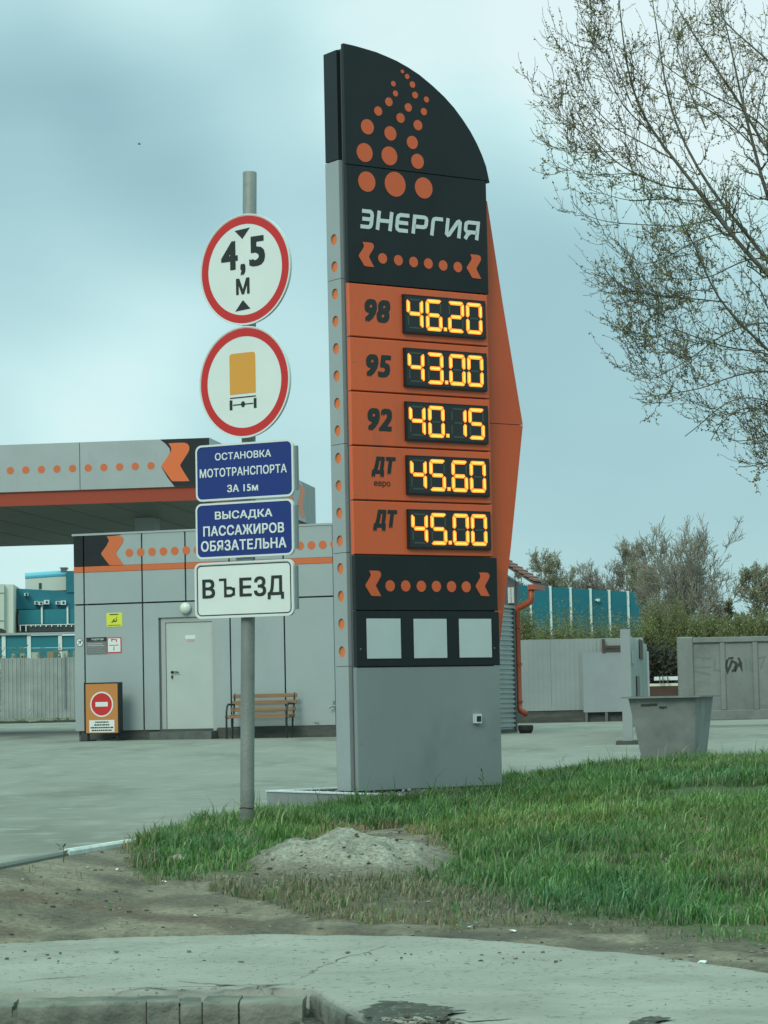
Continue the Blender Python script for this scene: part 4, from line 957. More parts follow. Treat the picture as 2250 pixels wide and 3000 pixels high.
# ------------------------------------------------------------------ canopy
CN = Frame(atY(613, 1282, 56.0), -7.97); cz_ = CN.o.z
zt6 = cz_; zb6 = CN.hit(560, 1250 + 483 / 2.765)[1] ; CN.o.z = 0
cn = empty('station_canopy', CN, label='large flat station canopy with grey dotted fascia and shade-darkened orange lower band', cat='canopy')
LEN = 22.0
sideY = CN.hitx(920, 1432, 0)[0]
zband = CN.hit(*Z6(800, 622), .12)[1]
pw = 2.93
k = 0; x = 0
while x > -LEN: MB().box(x - pw + .006, 0, zb6, x - .0 if k == 0 else x - .006, .10, zt6, bev=.004).build('fascia_panel', GREYL, cn); x -= pw; k += 1
ns_ = int(sideY / pw) + 1; ps = sideY / ns_
for i in range(ns_): MB().box(-.10, .101 + i * ps, zb6, .0, .101 + (i + 1) * ps - .010, zt6).build('fascia_panel', GREYL, cn)
MB().box(-LEN, .10, zt6 - .12, -.10, sideY, zt6 - .05).build('roof_deck', GREYD, cn)
MB().box(-LEN, sideY + .1, zb6, 0, sideY + .2, zt6).build('fascia_panel', GREYL, cn)
MB().prismx([(.05, zb6 - .001), (.10, zband), (.16, zband), (.16, zb6 - .001)], -LEN, -.1).build('shaded_orange_band', BANDSH, cn)
MB().box(-.16, .16, zband, -.1, sideY, zb6 - .001).build('shaded_orange_band', BANDSH, cn)
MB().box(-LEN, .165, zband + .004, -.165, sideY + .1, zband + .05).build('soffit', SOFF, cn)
x = -1.2
while x > -LEN: MB().box(x - .012, .17, zband - .002, x + .008, sideY, zband + .003).build('soffit_joint', mat('soffit joint', (.11, .12, .11), .7), cn); x -= 1.2
for xx, yy in ((-16.5, 2.2), (-16.5, sideY - 2), (-2.6, 5.0)): MB().box(xx - .25, yy - .25, 0, xx + .25, yy + .25, zband).build('column', GREYL, cn)
# black end, chevron and dots
H6 = zt6 - zb6
kx0, kx1 = CN.hit(*Z6(1310, 325))[0], CN.hit(*Z6(1534, 200))[0]
xk = lambda v: CN.hit(*Z6(v, 300))[0]
fld = [(xk(1300), zt6 - .004), (xk(1345), zb6 + .90 * H6), (xk(1376), zb6 + .80 * H6), (xk(1380), zb6 + .72 * H6), (xk(1345), zb6 + .57 * H6), (xk(1308), zb6 + .42 * H6), (xk(1355), zb6 + .2 * H6), (xk(1412), zb6 + .004), (-.004, zb6 + .004), (-.004, zt6 - .004)]
MB().prism(fld, -.004, -.0005).build('black_field', BLACKP, cn)
chev(kx0, zb6 + .11 * H6, kx1, zb6 + .915 * H6, -.004, mat('bright orange film', (.70, .135, .03), .4), cn)
zc_ = CN.hit(*Z6(714, 334))[1]
pit = (xk(1223) - xk(83)) / 9
for i in range(14): x = xk(1223) - i * pit; MB().disc(x, zc_, .083, .083, -.004, -.0005, 20).build('orange_dot', DOTO, cn)
for i in range(12):
    y = sideY - 3.35 - i * pit
    if y < .4: break
    n = 18; MB().prismx([(y + .12 * math.cos(2 * math.pi * q / n), zc_ + .10 * math.sin(2 * math.pi * q / n)) for q in range(n)], .0005, .004).build('orange_dot', DOTB, cn)
P = [(sideY - 1.55 - .0 - (1 - a) * 1.05 + 0, zb6 + .10 * H6 + b * .8 * H6) for a, b in CHEV]; MB().prismx(P, .0005, .004).build('chevron', DOTB, cn)
P = [(sideY + .09, zb6 + .01), (sideY + .09, zt6 - .01), (sideY - 2.0, zt6 - .01), (sideY - 1.5, zb6 + .8 * H6), (sideY - 1.95, zb6 + .45 * H6), (sideY - 1.3, zb6 + .01)]; MB().prismx(P, .0003, .0018).build('dark_field', GREYP, cn)

# ------------------------------------------------------------------ annex with downpipe on the right
AX = Frame(atY(1509, 2120, 47.5), 71.72); AX.o.z = 0
ax = empty('annex_shed', AX, label='low annex wall of horizontally corrugated sheet beside the pylon', cat='shed')
za = AX.hit(*Z3(1440, 436))[1]; zbx = .22
mb = MB(); ribx(-2.9, 0, zbx, za, .088, .024, 0, mb, 0, horiz=True); mb.build('corrugated_wall', CORR, ax)
MB().box(-2.9, .03, 0, .02, .25, za).build('wall_core', PLINTH, ax)
MB().box(-.03, -.04, zbx - .06, .03, .03, za + .03).build('corner_trim', SEAM, ax)
MB().box(-2.9, -.05, za, .05, .25, za + .05).build('wall_capping', GREYL, ax)
MB().box(-2.9, -.02, 0, -.035, .028, zbx - .002).build('plinth', PLINTH, ax)
# rear room with tiled verge; its front faces us
RX = Frame(atY(*Z3(1450, 400), 47.9), -18.28); RX.o.z = 0
rx = empty('rear_room', RX, label='small rear room with pale windows under a sloping clay tiled roof edge', cat='building')
zr = RX.hit(*Z3(1450, 240))[1]; xl_ = RX.hit(*Z3(1330, 300))[0]
MB().prism([(xl_, za - .3), (-.02, za - .3), (-.02, zr - .02), (xl_, zr + (xl_ * -1) * .62)], .05, .3).build('wall', GREYD, rx)
for i, (a, b) in enumerate(((1392, 1412), (1416, 1436))):
    x0 = RX.hit(*Z3(a, 300))[0]; x1 = RX.hit(*Z3(b, 300))[0]; w = MB().box(x0, .0, za + .12, x1, .05, zr - .12).build('window', WHITEE, rx); MB().box(x0 + .025, -.004, za + .2, x1 - .02, 0, zr - .2).build('pane', PALE, w)
MB().box(RX.hit(*Z3(1437, 300))[0], -.02, za + .05, .0, .05, zr).build('corner_trim', SEAM, rx)
p0, p1 = RX.hit(*Z3(1398, 138), -.3), RX.hit(*Z3(1580, 252), -.3)
sl_ = (p1[1] - p0[1]) / (p1[0] - p0[0]); pL = (p0[0] - .8, p0[1] - .8 * sl_)
MB().prism([pL, p1, (p1[0], p1[1] - .05), (pL[0], pL[1] - .05)], -.30, .32).build('roof_slab', SEAM, rx)
N_ = 13; Lx = p1[0] - pL[0]
for i in range(N_):
    a = pL[0] + Lx * i / N_; b = pL[0] + Lx * (i + 1) / N_ + .02; za_ = pL[1] + sl_ * (a - pL[0]); zb_2 = pL[1] + sl_ * (b - pL[0])
    for j in range(2): MB().prism([(a, za_ + .002), (b, zb_2 + .035), (b, zb_2 + .075), (a, za_ + .035)], -.34 + .32 * j, -.34 + .32 * (j + 1) - .01).build('roof_tile', DROOF, rx)
mb = MB(); g = RX.hit(*Z3(1556, 262), -.3)
def rp(p, off): x, z = RX.hit(*p, off); return (x, off, z)
mb.box(g[0] - .06, -.34, p1[1] - .13, g[0] + .10, .3, p1[1] - .035); mb.build('gutter', PIPEO, rx)
mb = MB(); path = [rp(Z3(1556, 290), -.25), rp(Z3(1556, 372), -.25), rp(Z3(1540, 392), -.25), rp(Z3(1468, 428), -.2), rp(Z3(1455, 448), -.2), rp(Z3(1472, 1110), -.2), rp(Z3(1480, 1140), -.24), rp(Z3(1522, 1166), -.3)]
mb.tube(path, .058, 12); mb.build('downpipe', PIPEO, rx, smooth=True)
for yy in (560, 820, 1080): q = rp(Z3(1460 + (yy - 448) * .0195, yy), -.2); MB().tube([(q[0], q[1], q[2] - .02), (q[0], q[1], q[2] + .02)], .072, 12).build('pipe_clip', PIPEO, rx)
tb_ = Frame(atY(*Z3(1516, 1232), 46.2), 0); tb_.o.z = ZG
mb = MB(); mb.tube([(0, 0, 0), (0, 0, .06), (0, 0, .13), (0, 0, .15)], [.10, .135, .14, .125], 16); o = mb.build('black_tub', mat('black rubber', (.012, .014, .014), .7), None, smooth=False, loc=tb_.o); tag(o, 'small black tub under the orange downpipe outlet', 'tub')

# ------------------------------------------------------------------ fences, bin, far buildings
def seglab(o, **kw): return tag(o, **kw)
FLN = Frame(atY(-60, 2112, 108), 3.5); FLN.o.z = 0
fl = empty('sheet_fence', FLN, label='pale vertically ribbed metal fence behind the canopy at the left', cat='fence')
zfa, zfb = FLN.hit(60, 1928)[1], FLN.hit(60, 2105)[1]
xw = FLN.hit(330, 1900)[0]; x = -1.5; k = 0; rr = random.Random(3)
while x < xw:
    mb = MB(); ribx(x, x + 1.19, zfb, zfa + rr.uniform(-.02, .02), .17, .035, rr.uniform(-.012, .012), mb); mb.build('fence_panel', FENL, fl); x += 1.2
    if k % 3 == 0: MB().box(x - .05, .02, 0, x + .03, .1, zfa - .1).build('fence_post', GREYD, fl)
    k += 1
MB().box(-1.5, .02, zfb + .3, xw, .06, zfb + .36).build('rail', GREYD, fl)
x = FLN.hit(190, 1950)[0]; MB().tube([(x, -.06, zfb + .4), (x, -.06, zfa + .12)], .04, 8).build('pipe_post', GALV, fl)
db = MB(); rr = random.Random(4)
for i in range(46): x = rr.uniform(-1, xw); s_ = rr.uniform(.06, .2); db.sphere((x, rr.uniform(-.4, .3), .17), s_, 6, 4, 0, (2.2, .8, .45))
tag(db.build('rubble', mat('dark rubble', (.035, .04, .032), .9), None, loc=FLN.o, yaw=FLN.yaw), 'dark strip of rubble and weeds along the foot of the ribbed fence', 'rubble', kind='stuff')

FRN = Frame(atY(1506, 2116, 64), -1.2); FRN.o.z = 0
fr2 = empty('silver_fence', FRN, label='smooth silver metal fence on a low dark base behind the forecourt', cat='fence')
z1f, z0f = FRN.hit(1640, 1872.6)[1], FRN.hit(1640, 2081)[1]; x1f = FRN.hit(1885, 1900)[0]
x = -2.5; i = 0
while x < x1f: mb = MB(); ribx(x, min(x + 1.145, x1f), z0f, z1f, .12, .005, 0, mb); mb.build('fence_panel', FENR, fr2); x += 1.15
MB().box(-2.5, .03, .1, x1f, .25, z0f - .005).build('base_wall', PLINTH, fr2)
g0, g1 = FRN.hit(1706, 1960)[0], FRN.hit(1830, 1960)[0]; gz = FRN.hit(1760, 1911)[1]; gb_ = FRN.hit(1760, 2086)[1]
GP = mat('darker silver sheet', (.30, .335, .345), .42, .2, c2=(.27, .30, .31), scale=2)
MB().box(g0, -.12, gb_, g1 + .6, -.06, gz).build('gate_leaf', GP, fr2)
for x in (g0 + .03, FRN.hit(1772, 2100)[0]): MB().box(x, -.11, .12, x + .07, -.05, gb_).build('post', GREYD, fr2)
b0, b1 = FRN.hit(1763, 1885)[0], FRN.hit(1828, 1885)[0]
mb = MB(); mb.box(b0, -.14, gz - .02, b0 + .07, -.05, z1f - .02); mb.box(b0 + .07, -.14, gz, b1, -.05, gz + .05); mb.box(b0 + .07, -.14, gz + .10, b1, -.05, gz + .16); mb.build('gate_bracket', RUST, fr2)

P0 = atY(1830, 2170, 37.5); P1 = atY(1893, 2070, 46.5)
yg = math.degrees(math.atan2(P1.y - P0.y, P1.x - P0.x)); GF = Frame((P0.x, P0.y, 0), yg)
gt = empty('open_gate', GF, label='open pale ribbed metal gate leaf seen nearly edge on beside the bin', cat='gate')
Lg = math.hypot(P1.x - P0.x, P1.y - P0.y); zg0 = .115; zg1 = 1.70
mb = MB(); ribx(.5, Lg, .30, zg1, .42, .05, 0, mb); mb.build('gate_sheet', FENL, gt)
MB().box(-.05, -.12, zg0, .14, .02, zg1 + .06).build('gate_post', FENR, gt)
MB().prism([(0, zg1 + .06), (1.3, zg1 - .08), (1.3, zg1 - .14), (0, zg1 - .14)], -.03, .02).build('brace', FENR, gt)
MB().box(.14, -.02, .32, .5, .02, zg1 - .1).build('end_sheet', FENR, gt)
MB().box(-.16, -.25, .06, .5, .12, zg0 + .02).build('post_foot', PLINTH, gt)
MB().box(1.6, -.07, zg1 - .42, 2.6, -.055, zg1 - .22).build('rust_plate', GP, gt); MB().box(5.0, -.07, zg1 - .30, 6.4, -.055, zg1 + .02).build('rust_plate', RUST, gt); MB().box(3.6, -.07, zg1 - 1.1, 4.6, -.055, zg1 - .6).build('rust_plate', mat('brownish patch', (.16, .13, .12), .8), gt)

CFN = Frame(atY(1992, 2126, 50), -1.0); CFN.o.z = 0
cf = empty('concrete_fence', CFN, label='grey ribbed concrete fence section with graffiti right of the bin', cat='fence')
cz1, cz0, cze = CFN.hit(2100, 1867)[1], CFN.hit(2100, 2081)[1], CFN.hit(2100, 2110)[1]
MB().box(-.0, 0, cz0 - .12, .30, .16, cz1 + .02, bev=.02).build('end_post', CFEN, cf)
rp_ = .635; MB().box(.30, .05, cze, 9, .14, cz1 - .0).build('panel_field', CFEN, cf)
MB().box(.30, .0, cz1 - .10, 9, .049, cz1 + .004, bev=.01).build('top_rail', CFEN, cf); MB().box(.05, -.03, cze, 9, .05, cz0, bev=.01).build('bottom_beam', CFEN, cf)
x = .30 + .52
while x < 9: MB().box(x, .012, cz0 + .002, x + .10, .049, cz1 - .102, bev=.01).build('rib', CFEN, cf); x += rp_
for a in (2.4, 4.9, 7.4): MB().box(a, -.02, zlot(50) - .05, a + .3, .3, cze).build('footing', PLINTH, cf)
GRM = mat('graffiti paint', (.035, .04, .042), .8); GRP = mat('faded graffiti paint', (.16, .18, .172), .9)
def graf(pts, w, m):
    mb = MB(); P = [CFN.hit(*Z9(*p), .048) for p in pts]; stroke(mb, P, w, .046, .0495); mb.build('graffiti_stroke', m, cf)
for st, w in (([(1428, 940), (1420, 975), (1428, 1010), (1440, 985), (1452, 950), (1478, 962), (1468, 1000), (1452, 1008)], .045), ([(1488, 930), (1505, 960), (1510, 1000), (1495, 965), (1480, 985), (1470, 1012)], .04), ([(1432, 935), (1462, 932)], .04)): graf(st, w, GRM)
for st in ([(1215, 920), (1330, 935)], [(1212, 968), (1250, 985), (1335, 985)], [(1220, 1000), (1280, 1015), (1332, 1028)], [(1385, 935), (1400, 1010)], [(1355, 940), (1352, 1000), (1390, 1005)], [(1530, 935), (1535, 1000)], [(1555, 940), (1558, 1000), (1580, 990)], [(1600, 935), (1640, 925), (1618, 990)]): graf(st, .03, GRP)

# steel bin
bA = atZ(1885, 2245, .012); bF = Frame((bA.x, bA.y, .012), -14)
bi = empty('rubbish_bin', bF, label='open tapered grey steel rubbish container standing at the edge of the grass', cat='rubbish bin')
tlb = bF.hit(*Z9(862, 1165), -.10); trb = bF.hit(*Z9(1246, 1142), -.10); brb = bF.hit(*Z9(1240, 1520), 0)
HB = tlb[1] - .012; xa, xb = tlb[0], trb[0]; wb = brb[0]; DB = 1.32; db_ = .98
T = [(xa, -.12, HB), (xb, -.12, HB + .0), (xb + .02, DB, HB), (xa - .02, DB, HB)]; Bm = [(0, 0, .0), (wb, 0, .0), (wb, db_, .0), (0, db_, .0)]
mb = MB(); mb.add(T + Bm, [(4, 5, 1, 0), (5, 6, 2, 1), (6, 7, 3, 2), (7, 4, 0, 3), (7, 6, 5, 4)])
Ti = [(x_ * .985 + .008, y_ + (.012 if y_ < 0 else -.012), z_ - .001) for x_, y_, z_ in T]; Bi = [(x_, y_, .05) for x_, y_, z_ in Bm]
mb.add(Ti + Bi, [(0, 1, 5, 4), (1, 2, 6, 5), (2, 3, 7, 6), (3, 0, 4, 7), (4, 5, 6, 7)], 1); mb.build('bin_body', [BINM, RUST], bi)
mb = MB()
def rimbar(a, b, w=.07, t_=.018):
    a, b = Vector(a), Vector(b); d = (b - a).normalized(); n = Vector((d.y, -d.x, 0)); vs = [a - d * .05, b + d * .05, b + d * .05 + n * w, a - d * .05 + n * w]
    mb.add([tuple(v) for v in vs] + [tuple(v + Vector((0, 0, t_))) for v in vs], [(0, 3, 2, 1), (4, 5, 6, 7), (0, 1, 5, 4), (1, 2, 6, 5), (2, 3, 7, 6), (3, 0, 4, 7)])
for i in range(4):
    a = Vector(T[i]) + Vector((0, 0, .001 * i)); b = Vector(T[(i + 1) % 4]) + Vector((0, 0, .001 * i)); rimbar(a, b)
mb.build('rim', BINM, bi)
def onfront(a, b): return (xa + (xb - xa) * a + (0 - xa) * (1 - b) * (1 - a) + (wb - xb) * (1 - b) * a, -.12 * b - .006, HB * b)
for a, b, w, h_ in ((.24, .90, .10, .022), (.36, .905, .085, .022), (.46, .865, .018, .022), (.50, .86, .035, .022), (.545, .865, .018, .02)):
    p = onfront(a, b); MB().box(p[0] - w / 2, p[1] - .002, p[2] - h_ / 2, p[0] + w / 2, p[1] + .006, p[2] + h_ / 2).build('slot', INK, bi)

# rust coloured bank, cream pipe and white boards beyond the gap between fences
o = atY(1900, 2035, 92)
bx_ = lambda p: atY(*Z9(*p), 92)
def slab(name, p, q, lab, cat_, m, d=.8):
    a, b = bx_(p), bx_(q); oo = Vector((a.x, 92, b.z)); w = b.x - a.x; hh_ = a.z - b.z
    return tag(MB().box(0, 0, 0, w, d, hh_).build(name, m, None, loc=oo), lab, cat_)
slab('earth_bank', (960, 1095), (1175, 1215), 'reddish brown bank seen through the gap above the bin', 'bank', mat('red brown earth', (.085, .045, .032), .9, c2=(.05, .035, .028), scale=3), 2)
slab('pale_pipe', (960, 1080), (1172, 1092), 'cream pipe lying on the brown bank behind the bin', 'pipe', mat('cream pipe', (.62, .60, .48), .5), .25)
slab('white_board', (1012, 1040), (1170, 1058), 'white boards lying beyond the cream pipe behind the bin', 'board', mat('white board', (.66, .72, .74), .5), .3)
for p in ((1035, 1040, 1078), (1052, 1030, 1078), (1080, 1035, 1075)):
    a = bx_((p[0], p[1])); b = bx_((p[0] + 6, p[2])); tag(MB().box(0, 0, 0, b.x - a.x, .1, a.z - b.z).build('stake', mat('stake wood', (.12, .10, .06), .9), None, loc=(a.x, 91.8, b.z)), {1035: 'leftmost brown stake before the white boards', 1052: 'middle brown stake before the white boards', 1080: 'rightmost brown stake before the white boards'}[p[0]], 'stake', 'stakes beyond the gap')

# tall teal barrier on the right
NF = Frame(atY(1612.6, 1719, 180), 12.0); NF.o.z = 0
nbx = empty('teal_barrier', NF, label='tall teal panelled screen with thin white posts behind the silver fence', cat='barrier')
xsn = [NF.hit(*Z9(v, 600))[0] for v in (180, 298, 414, 529, 643, 750, 857, 966)]
xsn.insert(0, xsn[0] - 2)
zn = NF.hit(1612.6, 1719)[1]; znR = NF.hit(*Z9(966, 560))[1]
for i in range(len(xsn) - 1):
    za2 = zn + (znR - zn) * (xsn[i] - xsn[3]) / (xsn[-1] - xsn[3]); zb3 = zn + (znR - zn) * (xsn[i + 1] - xsn[3]) / (xsn[-1] - xsn[3])
    for k in range(4):
        f0, f1 = k / 4, (k + 1) / 4; MB().prism([(xsn[i] + .06, 1 + (za2 - 1) * f0 + .01), (xsn[i + 1] - .06, 1 + (zb3 - 1) * f0 + .01), (xsn[i + 1] - .06, 1 + (zb3 - 1) * f1 - .01), (xsn[i] + .06, 1 + (za2 - 1) * f1 - .01)], 0, .1).build('barrier_panel', TEAL, nbx)
    MB().box(xsn[i + 1] - .07, -.15, 0, xsn[i + 1] + .07, .2, zb3 + .05).build('post', WPOST, nbx)
x, z = NF.hit(*Z9(681, 602)); MB().disc(x, z, .16, .10, -.3, -.05, 12).build('floodlight', WPOST, nbx)

# teal works and cream block on the left
WF = Frame(atY(40, 2100, 170), 4); WF.o.z = 0
wk = empty('teal_works', WF, label='teal clad works with pale blue roof beam beyond the ribbed fence', cat='building')
def hw_(x, y, off=0.0): return WF.hit(*Z7(x, y), off)
def wbox(name, x0, y0, x1, y1, m, o0=0.0, o1=3.0, par=None):
    a = hw_(x0, (y0 + y1) / 2, o0); b = hw_(x1, (y0 + y1) / 2, o0); t_ = hw_((x0 + x1) / 2, y0, o0)[1]; u_ = hw_((x0 + x1) / 2, y1, o0)[1]
    return MB().box(a[0], o0, u_, b[0], o1, t_).build(name, m, par or wk)
a = hw_(132, 205); b = hw_(640, 232); c = hw_(640, 372)
MB().prism([a, b, (b[0], c[1]), (a[0], hw_(132, 372)[1])], 0, 4).build('upper_wall', TEAL, wk)
wbox('stair_tower', 536, 62, 640, 236, TEAL, -.1, 4)
wbox('cream_wall', 205, 112, 535, 222, CREAM, .6, 4)
a = hw_(200, 108, .3); b = hw_(530, 84, .3); rad = .26
mb = MB(); mb.tube([(a[0], .8, a[1]), (b[0], .8, b[1])], rad, 14); mb.build('roof_beam', CYAN, wk)
wbox('small_window', 315, 160, 336, 208, DARKB, .55, .6)
vb = wbox('roof_vent', 492, 40, 538, 66, GALV, .5, 1.6); wbox('vent_cap', 484, 32, 545, 41, GALV, .3, 1.8)
for x0, y0, x1, y1 in ((278, 308, 308, 334), (312, 312, 350, 338), (355, 298, 398, 332), (450, 308, 482, 334), (490, 303, 533, 336), (196, 242, 228, 264)):
    u = wbox('air_conditioner', x0, y0, x1, y1, WPOST, -.5, -.01); cx, cz = hw_((x0 + x1) / 2 + 3, (y0 + y1) / 2, -.5); MB().disc(cx, cz, .085, .085, -.52, -.5, 14).build('fan_grille', DARKB, u)
wbox('lower_wall', 152, 374, 640, 490, TEALL, -.8, 2)
for x0 in (332, 540): wbox('white_post', x0, 358, x0 + 13, 492, WPOST, -1.0, -.8)
for x0 in (345, 553): wbox('lamp_head', x0 - 10, 345, x0 + 4, 357, GALV, -1.0, -.8)
wbox('gantry', 215, 503, 640, 552, DARKB, -1.6, -.6); wbox('gantry_rail', 160, 494, 640, 501, WPOST, -1.5, -1.4)
for x0 in (160, 206, 248, 285, 325, 370, 415, 465, 488, 532, 575): wbox('bracket', x0, 500, x0 + 8, 530 if x0 < 210 else 515, WPOST, -1.75, -1.6)
wbox('gate_frame', 160, 500, 168, 552, WPOST, -1.9, -1.8); wbox('gate_frame', 206, 500, 214, 552, WPOST, -1.9, -1.8)
wbox('cream_lower_wall', 145, 495, 640, 560, GREYD, 0, 2)
b1_ = empty('cream_block', WF, label='cream block with paler side at the far left edge', cat='building')
MB().prism([hw_(-60, 187), hw_(62, 187), hw_(62, 800), hw_(-60, 800)], -3, 3).build('wall', CREAM, b1_)
MB().prism([hw_(62, 187), hw_(132, 186), hw_(132, 800), hw_(62, 800)], -2.6, 3).build('side_wall', mat('pale cream wall', (.56, .60, .54), .7), b1_)
for yy in (245, 470): z_ = hw_(30, yy, -3)[1]; MB().box(hw_(-60, yy)[0], -3.02, z_, hw_(62, yy)[0], -3.0, z_ + .05).build('wall_joint', GREYD, b1_)
MB().prism([hw_(-60, 535, -3.2), hw_(20, 532, -3.2), hw_(45, 545, -3.2), hw_(52, 570, -3.2), hw_(-60, 580, -3.2)], -4.2, -3.1).build('porch_roof', mat('dark olive roof', (.03, .035, .02), .7), b1_)
LF_ = Frame(atY(40, 2100, 150), 4); LF_.o.z = 0
lf = empty('teal_fence', LF_, label='low teal panel fence with white posts and grey rail in front of the works', cat='fence')
def hl(x, y, off=0.0): return LF_.hit(*Z7(x, y), off)
xs4 = [-200, 30, 235, 487, 720]
for a, b in zip(xs4, xs4[1:]):
    x0, z1q = hl(a, 585); x1, _ = hl(b, 585); z0q = hl(a, 790)[1]; hz = (z1q - z0q) / 2
    for k in range(2): MB().box(x0 + .12, 0, z0q + k * hz + .01, x1 - .12, .1, z0q + (k + 1) * hz - .01).build('fence_panel', TEALL, lf)
    MB().box(x1 - .11, -.1, z0q - 2, x1 + .11, .2, z1q).build('fence_post', WPOST, lf)
x0, z0q = hl(-200, 582); x1, z1q = hl(640, 556); MB().box(x0, -.2, hl(300, 580)[1], x1, .3, hl(300, 562)[1]).build('grey_rail', GREYL, lf)
for x0, y0, w_ in ((95, 735, 16), (255, 722, 50), (380, 716, 52), (505, 712, 44), (590, 710, 18), (165, 728, 26)):
    cl_ = {95: 'narrow crate nearest the pale vertical pipe at the left', 255: 'wide pale crate left of the middle of the ribbed fence', 380: 'widest crate at the middle of the ribbed fence', 505: 'crate second from the station corner over the fence', 590: 'narrow crate next to the station corner', 165: 'small low crate between the narrow and the wide one'}[x0]
    a = atY(*Z7(x0, y0), 128); b = atY(*Z7(x0 + w_, 775), 128)
    tag(MB().box(0, 0, 0, b.x - a.x, .6, a.z - b.z).build('stacked_crate', mat('pale crate', (.36, .38, .32), .8) if x0 % 2 else mat('tan crate', (.25, .20, .12), .8), None, loc=(a.x, 128, b.z)), cl_, 'crate', 'crates behind the ribbed fence')

# bird
bp = atY(408, 422, 60); bd = MB(); bd.sphere((0, 0, 0), .022, 8, 6, 0, (1.7, .7, .7)); bd.add([(-.02, 0, .02), (.03, 0, .02), (-.02, .05, .045), (-.01, 0, .01), (.01, 0, .01), (-.015, -.06, .03)], [(0, 1, 2), (3, 5, 4)]); bd.add([(-.03, -.005, 0), (-.03, .005, 0), (-.06, .01, .005), (-.06, -.01, .005)], [(0, 1, 2, 3)])
tag(bd.build('bird', INK, None, loc=bp), 'tiny dark bird flying in the sky at the upper left', 'bird')

# ------------------------------------------------------------------ vegetation
rng = np.random.default_rng(11)
def tubes(P, Rr, sides=3):                              # P (n,k,3), Rr (n,k) -> vertices, quads
    n, k, _ = P.shape; T = np.gradient(P, axis=1); T /= np.linalg.norm(T, axis=2, keepdims=True) + 1e-9
    ref = np.where(np.abs(T[..., 2:3]) > .9, np.array([1., 0, 0]), np.array([0, 0, 1.])); A = np.cross(T, ref); A /= np.linalg.norm(A, axis=2, keepdims=True) + 1e-9; B = np.cross(T, A)
    an = np.arange(sides) * 2 * np.pi / sides
    V = P[:, :, None] + (A[:, :, None] * np.cos(an)[None, None, :, None] + B[:, :, None] * np.sin(an)[None, None, :, None]) * Rr[:, :, None, None]
    i, j, s_ = np.meshgrid(np.arange(n), np.arange(k - 1), np.arange(sides), indexing='ij'); b = (i * k + j) * sides; s2 = (s_ + 1) % sides
    F = np.stack([b + s_, b + s2, b + sides + s2, b + sides + s_], -1).reshape(-1, 4); return V.reshape(-1, 3), F
def cat(parts):
    V, F, o = [], [], 0
    for v, f in parts: V.append(v); F.append(f + o); o += len(v)
    return np.concatenate(V), np.concatenate(F)
def unit(v): return v / (np.linalg.norm(v, axis=-1, keepdims=True) + 1e-9)
def spawn(P, Rr, m, k, length, ang, up=.3, jit=.06, rf=.45, t0=.15, t1=1.0, taper=.25, bias=None, tl=.5):
    n, kk, _ = P.shape; idx = np.repeat(np.arange(n), m); t = rng.uniform(t0, t1, len(idx)); f = t * (kk - 1); i0 = np.minimum(f.astype(int), kk - 2); fr = (f - i0)[:, None]
    p0 = P[idx, i0] * (1 - fr) + P[idx, i0 + 1] * fr; tg = unit(P[idx, i0 + 1] - P[idx, i0]); r0 = Rr[idx, i0] * (1 - fr[:, 0]) + Rr[idx, i0 + 1] * fr[:, 0]
    q = unit(np.cross(tg, unit(rng.normal(size=tg.shape)))); a = np.radians(rng.uniform(*ang, len(idx)))[:, None]
    d = tg * np.cos(a) + q * np.sin(a)
    if bias is not None: d = unit(d + np.array(bias))
    L_ = rng.uniform(*length, len(idx)) * (1 - tl * t); s_ = np.linspace(0, 1, k)
    C = p0[:, None] + d[:, None] * (s_[None, :, None] * L_[:, None, None]) + np.array([0, 0, 1.]) * (up * s_[None, :, None] ** 1.8 * L_[:, None, None])
    w = np.cumsum(rng.normal(size=C.shape) * jit * L_[:, None, None] / k ** .5, axis=1); w -= w[:, :1]; C += w
    return C, (np.maximum(r0 * rf, .0012))[:, None] * (1 - (1 - taper) * s_)[None]
def leaves(P, per, size, asp=.5, jit=.03, t0=.2):
    n, k, _ = P.shape; idx = np.repeat(np.arange(n), per); t = rng.uniform(t0, 1, len(idx)) * (k - 1); i0 = np.minimum(t.astype(int), k - 2); fr = (t - i0)[:, None]
    c = P[idx, i0] * (1 - fr) + P[idx, i0 + 1] * fr + rng.normal(size=(len(idx), 3)) * jit; a = unit(rng.normal(size=c.shape)); b = unit(np.cross(a, rng.normal(size=c.shape))); s_ = rng.uniform(.5, 1.2, len(idx))[:, None] * size
    V = np.stack([c, c + a * s_ * .5 + b * s_ * asp * .5, c + a * s_, c + a * s_ * .5 - b * s_ * asp * .5], 1).reshape(-1, 3); return V, np.arange(len(V)).reshape(-1, 4)
def tint(n, per, cols, var=.25):
    c = np.array(cols)[rng.integers(0, len(cols), n)] * rng.uniform(1 - var, 1 + var, (n, 1)); return np.repeat(c, per, 0)
LEAFM = mat('spring leaf', (.1, .14, .04), .6, attr='tint', trans=.3)
def curve_pts(P, k):                                    # smooth resample
    P = np.array(P, float); d = np.r_[0, np.cumsum(np.linalg.norm(np.diff(P, axis=0), axis=1))]; t = np.linspace(0, d[-1], k)
    Q = np.stack([np.interp(t, d, P[:, i]) for i in range(3)], 1)
    for _ in range(2): Q[1:-1] = .25 * Q[:-2] + .5 * Q[1:-1] + .25 * Q[2:]
    return Q
